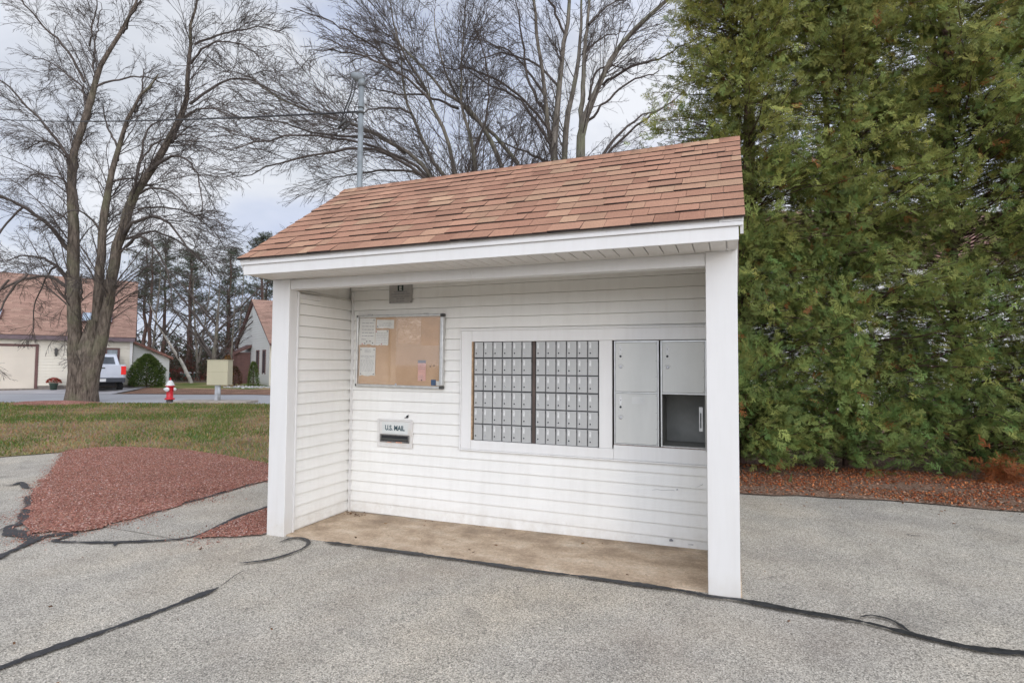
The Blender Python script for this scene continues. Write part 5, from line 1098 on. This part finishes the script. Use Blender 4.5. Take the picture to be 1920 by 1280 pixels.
def shrub(s, d, w, h, label, seed, n=9000, cone=.5, cols=((.065,.12,.03),(.15,.18,.05)), name='evergreen_shrub', size=(.06, .13), group='shrubs by the houses'):
    rg = np.random.default_rng(seed); b = S(s, d); t = empty(name, (b[0], b[1], float(gz(b[0], b[1]))), label, 'shrub', group)
    mb = MB(); mb.cyl((0, 0, -.02), (0, 0, h*.7), .04, 7, .02); mb.build('stem', M['pinebark'], t)
    z = rg.random(n)**.9; rr = w/2*np.interp(z, [0, .12, .5, .85, 1], [.82, 1, .85 if cone < .6 else .62, .45, .1])*np.sqrt(rg.random(n))**.5; az = rg.uniform(0, 6.28, n); bump = 1+.14*np.sin(az*4+z*7)+.1*np.sin(az*7-z*9)
    C = np.c_[np.cos(az)*rr*bump, np.sin(az)*rr*bump, z*h+.04]; A_ = unit(np.c_[np.cos(az), np.sin(az), np.full(n, .5)]+rg.normal(0, .5, (n, 3))); B_ = unit(np.cross(rg.normal(0, 1, (n, 3)), A_))
    m_ = rg.random((n, 1)); c = (np.array(cols[0])*(1-m_)+np.array(cols[1])*m_)*rg.uniform(.7, 1.3, (n, 1)); leaf_cloud('foliage', C, A_, B_, rg.uniform(*size, n), FT, c, t); return t
shrub(-20.2, 30.6, 1.75, 1.75, 'large round yew shrub at the corner of the left house', 401)
shrub(-14.5, 31.0, .65, 1.35, 'small clipped conical evergreen against the right house wall', 402, 1400, .7)
shrub(-15.8, 31.5, .8, 1.1, 'loose dark shrub with reddish stems by the right house entry', 403, 900, .5, ((.05,.06,.03),(.16,.06,.04)))
shrub(-17.0, 33, .8, 1.7, 'orange brown shrub between the beige cabinet and the right house', 404, 800, .5, ((.20,.11,.04),(.28,.15,.05)))
shrub(-27.2, 41.2, 1.6, 2.2, 'pale blue green spruce bush far behind the hydrant', 405, 900, .7, ((.10,.17,.15),(.18,.26,.24)))

# ------------------------------------------------------------------ houses
def house_root(s, d, th, label, z=None):
    b = S(s, d); t = empty('house', (b[0], b[1], float(gz(b[0], b[1])) if z is None else z), label, 'house'); t.rotation_euler = (0, 0, YAW+R(th)); return t
# left house: local x along the facade (negative = left), y back
h1 = house_root(-21.0, 30.5, 34, 'cream sided house with garage and steep brown roof behind the bare maple')
WH = 2.62; FZ = .12
mb = MB(); mb.box(-14, 0, .026, .2, FZ, WH); siding(mb, (0, .012, 0), (1, 0, 0), (0, -1, 0), (-14, -6.77), FZ, WH, expo=.15, gr=.022); siding(mb, (0, .012, 0), (1, 0, 0), (0, -1, 0), (-3.95, -.0), FZ, WH, expo=.15, gr=.022); siding(mb, (0, .012, 0), (1, 0, 0), (0, -1, 0), (-6.77, -3.95), 2.25, WH, expo=.15, gr=.022)
mb.build('front_wall', M['cream'], h1)
mb = MB(); mb.box(-.2, -.026, .2, 8.8, FZ, WH); siding(mb, (-.012, 0, 0), (0, 1, 0), (1, 0, 0), (.2, 8.8), FZ, WH, expo=.15, gr=.022); siding(mb, (-.012, 0, 0), (0, 1, 0), (1, 0, 0), lambda z: (.2+(z-WH)*1.2, 8.8-(z-WH)*1.2), WH, 6.2, expo=.15, gr=.022); mb.build('end_wall', M['cream'], h1)
mb = MB(); mb.box(-14, -.2, 8.6, 8.8, FZ, WH); mb.box(-14, -13.8, .2, 8.6, FZ, WH); mb.build('rear_wall', M['cream'], h1)
mb = MB(); mb.box(-13.98, -.03, .03, 8.78, -.3, FZ); mb.build('foundation', M['found'], h1)
mb = MB(); mb.box(-.11, .015, -.022, .03, FZ, WH); mb.build('corner_board', M['trim'], h1)
sl1 = (6.35-2.75)/4.75; rl = math.hypot(1, sl1)
mb = MB(); mb.prism([(-.35, 2.70), (4.4, 6.28), (9.15, 2.70), (9.15, 2.6), (4.4, 6.1), (-.35, 2.6)], lambda a, b, t: (t, a, b), -14.2, .12); mb.build('roof_deck', M['browntrim'], h1)
PAL2 = ([(.33,.205,.155), (.345,.215,.162), (.315,.19,.145), (.37,.24,.18)], [5, 4, 3, 1])
shingles('roof', (-14.2, -.38, 2.72), (1, 0, 0), 14.34, np.array([0, 1/rl, sl1/rl]), 4.8*rl, .145, PAL2, M['shingle'], h1, (.2, .5), .006, 15)
shingles('roof', (-14.2, 9.18, 2.72), (1, 0, 0), 14.34, np.array([0, -1/rl, sl1/rl]), 4.8*rl, .4, PAL2, M['shingle'], h1, (1, 2), .012, 16)
mb = MB(); mb.box(-14.2, .12, -.38, -.34, 2.48, 2.69); mb.build('fascia', M['bluegreytrim'], h1); mb = MB(); mb.box(-14.1, .05, -.338, .01, 2.53, 2.56); mb.build('soffit', M['bluegreytrim'], h1)
g = MB(); g.box(-6.61, -4.08, -.01, .03, .0, 2.12); gd_ = g.build('garage_door', M['creamdoor'], h1)
g = MB(); [g.box(-6.59, -4.10, -.0135, -.0105, .03+i*.52, .50+i*.52) for i in range(4)]; g.build('panel', M['creamdoor'], gd_, .004)
mb = MB(); mb.box(-6.76, -6.62, -.028, .02, 0, 2.25); mb.box(-4.07, -3.95, -.028, .02, 0, 2.25); mb.box(-6.619, -4.071, -.028, .02, 2.13, 2.25); mb.build('garage_trim', M['browntrim'], h1)
w_ = MB(); w_.box(-1.12, -.66, -.018, .02, 1.0, 2.03); wn = w_.build('window', M['curtain'], h1)
mb = MB(); mb.box(-1.22, -1.121, -.036, .02, .9, 2.14); mb.box(-.659, -.56, -.036, .02, .9, 2.14); mb.box(-1.12, -.66, -.036, .02, 2.031, 2.14); mb.box(-1.12, -.66, -.036, .02, .9, .999); mb.build('frame', M['browntrim'], wn)
mb = MB(); mb.box(-3.31, -3.19, -.15, -.03, 1.75, 1.99); mb.box(-3.29, -3.21, -.03, .0, 1.65, 2.05); mb.prism([(-3.34, 1.991), (-3.16, 1.991), (-3.25, 2.09)], lambda a, b, t: (a, t, b), -.17, -.01); mb.build('wall_lantern', M['blackplastic'], h1)
for (sx, nm) in ((-5.8, 0), (-2.1, 1), (-1.2, 2)):   # skylights lying on the roof slope
    mb = MB(); q = lambda a, b, t: (sx+a, .95+b/rl+(-sl1/rl)*t, 2.72+(1.33+b/rl)*sl1+t/rl+.02)
    mb.prism([(-.25, -.45), (.25, -.45), (.25, .45), (-.25, .45)], q, -.02, .10); sk = mb.build('skylight', M['browntrim'], h1)
    mb = MB(); mb.prism([(-.2, -.4), (.2, -.4), (.2, .4), (-.2, .4)], q, .101, .112); mb.build('pane', simple('sky_pane', (.35, .42, .50), .1, var=.1, spec=1), sk)
# lean-to at its end
mb = MB(); mb.box(.02, 1.9, 3.614, 3.75, 0, 1.62); mb.prism([(.02, 1.621), (1.9, 1.621), (.02, 2.5)], lambda a, b, t: (a, t, b), 3.615, 3.75); siding(mb, (0, 3.6, 0), (1, 0, 0), (0, -1, 0), lambda z: (.02, 1.9 if z < 1.62 else max(.03, 1.9-(z-1.62)*2.13)), .0, 2.45, expo=.15, gr=.022); mb.box(1.78, 1.9, 3.76, 6.5, 0, 1.62)
mb.build('lean_to_wall', M['white2'], h1)
mb = MB(); mb.prism([(.02, 2.52), (2.1, 1.55), (2.1, 1.70), (.02, 2.68)], lambda a, b, t: (a, t, b), 3.35, 6.6); mb.build('lean_to_roof', simple('lean_to_shingle', (.26, .13, .10), .95, var=.3, scale=12), h1)

# right house: gable wall runs back from the near corner
h2 = house_root(-14.05, 32.0, 0, 'pale sided gabled house behind the left post of the shelter')
h2.rotation_euler = (0, 0, YAW+R(38.5))          # local y: along the gable wall (back), local x: along the ridge
WH2 = 2.75; RI = 3.9; RH = 5.35
mb = MB(); mb.box(.026, .2, 0, 2*RI, .0, WH2)
siding(mb, (.012, 0, 0), (0, 1, 0), (-1, 0, 0), (0, 2*RI), .1, WH2, expo=.15, gr=.022)
siding(mb, (.012, 0, 0), (0, 1, 0), (-1, 0, 0), lambda z: ((z-WH2)/(RH-WH2)*RI, 2*RI-(z-WH2)/(RH-WH2)*RI), WH2, RH-.15, expo=.15, gr=.022)
mb.prism([(0, WH2+.001), (2*RI, WH2+.001), (RI, RH-.1)], lambda a, b, t: (t, a, b), .027, .2); mb.build('gable_wall', M['white2'], h2)
mb = MB(); mb.box(.2, 9, .026, .2, 0, WH2-.05); siding(mb, (0, .012, 0), (1, 0, 0), (0, -1, 0), (0, 9), .1, WH2-.05, expo=.15, gr=.022); mb.build('side_wall', M['cream'], h2)
mb = MB(); mb.box(-.012, .1, -.012, .011, .0, WH2-.05); mb.build('corner_board', M['cream'], h2)
mb = MB(); mb.box(.2, 9, 2*RI-.2, 2*RI, 0, WH2); mb.box(8.8, 9, .2, 2*RI-.2, 0, WH2); mb.build('rear_wall', M['cream'], h2)
s2 = (RH-WH2)/RI; rl2 = math.hypot(1, s2)
mb = MB(); mb.prism([(-.42, WH2-.28), (RI, RH-.02), (2*RI+.42, WH2-.28), (2*RI+.42, WH2-.42), (RI, RH-.18), (-.42, WH2-.42)], lambda a, b, t: (t, a, b), -.12, 9.2); mb.build('roof_deck', M['browntrim'], h2)
shingles('roof', (-.16, -.45, WH2-.27), (1, 0, 0), 9.4, np.array([0, 1/rl2, s2/rl2]), (RI+.45)*rl2, .145, PAL2, M['shingle'], h2, (.2, .5), .006, 17)
shingles('roof', (-.16, 2*RI+.45, WH2-.27), (1, 0, 0), 9.4, np.array([0, -1/rl2, s2/rl2]), (RI+.45)*rl2, .4, PAL2, M['shingle'], h2, (1, 2), .012, 18)
for y0 in (.9, 2.35):
    mb = MB(); mb.box(-.022, .02, y0, y0+.5, .75, 2.05); wn = mb.build('window', M['window'], h2); mb = MB(); mb.box(-.034, .015, y0-.08, y0-.001, .67, 2.13); mb.box(-.034, .015, y0+.501, y0+.58, .67, 2.13); mb.box(-.034, .015, y0, y0+.5, 2.051, 2.13); mb.build('frame', M['browntrim'], wn)
mb = MB(); mb.box(-1.0, -.04, 4.3, 4.42, 0, 2.0); mb.box(-1.1, -.98, 4.2, 5.6, 0, 2.25); mb.build('entry_screen', M['browntrim'], h2)
mb = MB(); mb.prism([(-1.2, 1.75), (-.02, 2.35), (-.02, 2.5), (-1.2, 1.9)], lambda a, b, t: (a, t, b), 4.1, 5.7); mb.build('entry_roof', M['browntrim'], h2)
# house behind the arborvitae row, seen through the gaps
h3 = house_root(2.2, 15.5, 0, 'white sided house glimpsed through gaps in the arborvitae', 0.)
mb = MB(); mb.box(0, 15, .026, 5, -.2, 4.6); siding(mb, (0, .012, 0), (1, 0, 0), (0, -1, 0), (0, 15), .2, 4.6, expo=.13); mb.build('wall', M['white2'], h3)
mb = MB(); mb.prism([(-.4, 4.55), (2.5, 6.6), (5.4, 4.55), (5.4, 4.45), (2.5, 6.45), (-.4, 4.45)], lambda a, b, t: (t, a, b), -.3, 15.3); mb.build('roof', simple('far_roof', (.25, .14, .11), .95, var=.2, scale=8), h3)
for x0 in (4.5, 8.5): 
    mb = MB(); mb.box(x0, x0+1, -.02, .0, 1.2, 2.5); mb.build('window', M['window'], h3)

# ------------------------------------------------------------------ truck
tb = S(-20.25, 27.3); T = empty('pickup_truck', (tb[0], tb[1], float(gz(tb[0], tb[1]))+.01), 'silver pickup truck parked tail out by the left house, half behind the maple trunk', 'pickup truck'); T.rotation_euler = (0, 0, YAW+R(40.5))
fx = lambda a, b, t: (t, a, b)
arch = lambda cx: [(cx+.46*math.cos(a), .40+.46*math.sin(a)) for a in np.linspace(math.pi, 0, 9)]
side = [(.12, .50)]+[(.10, 1.30), (.14, 1.33), (2.05, 1.33), (2.05, 1.30), (4.15, 1.30), (5.2, 1.20), (5.55, 1.08), (5.62, .55), (5.5, .45)]
low = [(5.5, .45)]+arch(4.65)[::-1]+[(4.1, .40), (1.75, .40)]+arch(1.22)[::-1]+[(.7, .45)]
mb = MB()
for x0, x1 in ((-.97, -.90), (.90, .97)): mb.prism(side[:-1]+low, fx, x0, x1)
mb.box(-.90, .90, 2.06, 5.5, .45, 1.29); mb.box(-.90, .90, .16, 2.06, .62, .80); mb.prism([(5.5, 1.05), (4.16, 1.298), (4.16, 1.32), (5.3, 1.2)], fx, -.88, .88); mb.build('body', M['truck'], T, .02, 2)
mb = MB(); mb.box(-.90, .90, .02, .15, .68, 1.34); tg = mb.build('tailgate', M['truck'], T, .02, 2)
mb = MB(); mb.box(-.12, .12, .005, .019, 1.14, 1.20); mb.build('handle', M['blackplastic'], tg)
mb = MB(); mb.box(-.80, .80, .012, .0195, .86, 1.08); mb.build('pressing', M['truck'], tg, .006)
cab = [(2.06, 1.30), (2.20, 1.80), (2.42, 1.90), (3.30, 1.91), (3.55, 1.86), (4.25, 1.30)]
mb = MB(); A_ = [mb.b.verts.new((-.90 if z < 1.5 else -.76, y, z)) for y, z in cab]; B_ = [mb.b.verts.new((.90 if z < 1.5 else .76, y, z)) for y, z in cab]
mb.b.faces.new(A_[::-1]); mb.b.faces.new(B_)
for i in range(6): mb.b.faces.new((A_[i], A_[(i+1) % 6], B_[(i+1) % 6], B_[i]))
mb.build('cab', M['truck'], T, .03, 2)
mb = MB(); mb.prism([(-.70, .12), (.70, .12), (.62, .88), (-.62, .88)], lambda a, b, t: (a, 2.06+.14*b+t, 1.30+.5*b), -.012, .004); mb.build('rear_window', M['window'], T)
for sg in (-1, 1):
    mb = MB(); mb.prism([(2.42, 1.36), (2.50, 1.80), (3.25, 1.82), (3.9, 1.38)], lambda a, b, t, sg=sg: (sg*(.895-.14*((b-1.30)/.6)+t), a, b), -.005, .012); mb.build('side_window', M['window'], T)
    mb = MB(); mb.prism([(.0, .84), (.0, 1.26), (.13, 1.26), (.13, .84)], lambda a, b, t, sg=sg: (sg*t, a-.005, b), .77, .977); mb.build('tail_light', M['tail'], T, .01)
    mb = MB(); mb.box(min(sg*1.0, sg*1.22), max(sg*1.0, sg*1.22), 3.85, 3.95, 1.33, 1.52); mb.box(min(sg*.9, sg*1.02), max(sg*.9, sg*1.02), 3.88, 3.93, 1.36, 1.41); mb.build('mirror', M['blackplastic'], T, .02)
    for yy in (1.22, 4.65):
        mb = MB(); mb.lathe([(.28, -.12), (.37, -.12), (.40, -.09), (.40, .09), (.37, .12), (.28, .12)], 24, Matrix.Translation((sg*.84, yy, .40)) @ Matrix.Rotation(R(90), 4, 'Y')); wh = mb.build('wheel', M['tyre'], T)
        mb = MB(); mb.lathe([(.27, -.125), (.27, .125)], 20, Matrix.Translation((sg*.84, yy, .40)) @ Matrix.Rotation(R(90), 4, 'Y')); mb.build('rim', M['chrome'], wh)
mb = MB(); mb.box(-.95, .95, -.12, .10, .46, .68); mb.build('rear_bumper', M['bumper'], T, .03, 2)
mb = MB(); mb.box(-.16, .16, -.127, -.121, .50, .64); mb.build('number_plate', M['plate'], T)
mb = MB(); mb.box(-.95, .95, 5.5, 5.72, .42, .68); mb.build('front_bumper', M['bumper'], T, .03)
mb = MB(); mb.box(-.6, .6, .3, 5.2, .28, .44); mb.build('chassis', M['dark'], T)

# ------------------------------------------------------------------ hydrant, cabinet, pot, boxes
tb = S(-13.28, 21.5); t = empty('fire_hydrant', (tb[0], tb[1], float(gz(tb[0], tb[1]))), 'red fire hydrant with white bonnet and caps at the lawn edge by the road', 'fire hydrant'); t.rotation_euler = (0, 0, YAW); t.scale = (1.05, 1.05, 1.05)
mb = MB(); mb.lathe([(.11, -.05), (.11, .10)], 20); mb.build('base_pipe', simple('dark_iron', (.06, .05, .045), .7), t)
mb = MB(); mb.lathe([(.17, .10), (.17, .125), (.115, .14), (.11, .30), (.115, .50), (.12, .56), (.15, .57), (.15, .60), (.10, .605)], 24)
for a in range(8): mb.cyl((.145*math.cos(a*.785), .145*math.sin(a*.785), .085), (.145*math.cos(a*.785), .145*math.sin(a*.785), .145), .014, 6)
mb.build('barrel', M['redpaint'], t)
mb = MB(); mb.lathe([(.155, .605), (.155, .63), (.13, .645), (.115, .70), (.085, .755), (.05, .785), (.045, .80)], 24); mb.build('bonnet', M['whitepaint'], t)
mb = MB(); mb.lathe([(.035, .80), (.035, .84), (.022, .845), (.02, .90)], 6); mb.build('operating_nut', M['redpaint'], t)
for a in (0, 180, 270):
    Mx = Matrix.Rotation(R(a), 4, 'Z') @ Matrix.Translation((.10, 0, .47)) @ Matrix.Rotation(R(90), 4, 'Y'); k_ = 1.25 if a == 270 else .85
    mb = MB(); mb.lathe([(.06*k_, 0), (.06*k_, .045), (.07*k_, .046), (.07*k_, .06)], 14, Mx); mb.build('outlet', M['redpaint'], t)
    mb = MB(); mb.lathe([(.066*k_, .061), (.066*k_, .095), (.045*k_, .105), (.022, .106), (.022, .135)], 14, Mx); mb.build('outlet_cap', M['whitepaint'], t)
tb = S(-11.25, 21.1)
t = tag(MB().box(-1.38, 1.35, -.45, .55, -.1, .10).build('concrete_pad', M['padc'], None, .015), 'low concrete pad under the beige cabinet at the road edge', 'concrete pad'); t.location = (tb[0], tb[1], float(gz(tb[0], tb[1]))); t.rotation_euler = (0, 0, YAW)
t = empty('utility_cabinet', (tb[0], tb[1], float(gz(tb[0], tb[1]))+.10), 'beige metal cabinet on a grey post standing on the concrete pad', 'utility cabinet'); t.rotation_euler = (0, 0, YAW)
mb = MB(); mb.box(-.40, .40, .0, .38, .58, 1.53); cb = mb.build('cabinet_body', M['beige'], t, .012, 2)
mb = MB(); mb.box(-.402, .402, -.006, -.001, 1.075, 1.087); mb.build('panel_seam', simple('seam_beige', (.33, .30, .2), .6), cb); mb = MB(); mb.box(-.42, .42, -.02, .40, 1.531, 1.55); mb.build('cabinet_lid', M['beige'], t, .004)
mb = MB(); mb.box(-.13, .02, .10, .22, .0, .58); mb.cyl((.03, .12, 0), (.03, .12, .58), .055, 16); mb.build('post', M['post'], t)
# potted mums on the driveway by the garage
tb = S(-23.40, 28.25); t = empty('flower_pot', (tb[0], tb[1], float(gz(tb[0], tb[1]))+.01), 'dark pot of red chrysanthemums in front of the left house wall', 'flower pot')
mb = MB(); mb.lathe([(.13, 0), (.18, .30), (.20, .31), (.20, .34), (.17, .34)], 16); mb.build('pot', M['pot'], t)
rg = np.random.default_rng(3); K = 500; v3 = unit(rg.normal(0, 1, (K, 3))); v3[:, 2] = np.abs(v3[:, 2]); C = v3*np.array([.30, .30, .24])+np.array([0, 0, .36]); A_, B_, _ = rand_frames(K)
cc = np.where(rg.random((K, 1)) < .7, np.array([.42, .05, .035]), np.array([.05, .08, .03]))*rg.uniform(.6, 1.4, (K, 1)); leaf_cloud('flowers', C, A_, B_, np.full(K, .06), TT, cc, t)
for (s, d, lb) in ((-25.9, 41.0, 'green utility box with white lid, left one of the pair at the far lawn edge'), (-24.1, 41.1, 'green utility box with white lid, right one of the pair nearer the cabinet')):
    tb = S(s, d); t = empty('utility_box', (tb[0], tb[1], float(gz(tb[0], tb[1]))), lb, 'utility box', 'green utility boxes by the far lawn'); t.rotation_euler = (0, 0, YAW)
    mb = MB(); mb.box(-.38, .38, -.3, .3, 0, .5); mb.build('body', M['teal'], t, .02); mb = MB(); mb.box(-.42, .42, -.34, .34, .501, .60); mb.build('lid', M['white'], t, .03, 2)
# pale stones by the right house
rg = np.random.default_rng(5); pts = np.array([S(s, d)[:2] for s, d in zip(rg.normal(-14.3, .8, 160), rg.normal(30.7, .25, 160))]); o = flakes('landscape_stones', pts, (.06, .14), np.array([(.5, .49, .47), (.38, .37, .35)]), thick=.6, flat=.3); tag(o, 'heap of pale landscape stones by the right house', 'stones', kind='stuff')
print('scene built', len(bpy.data.objects))
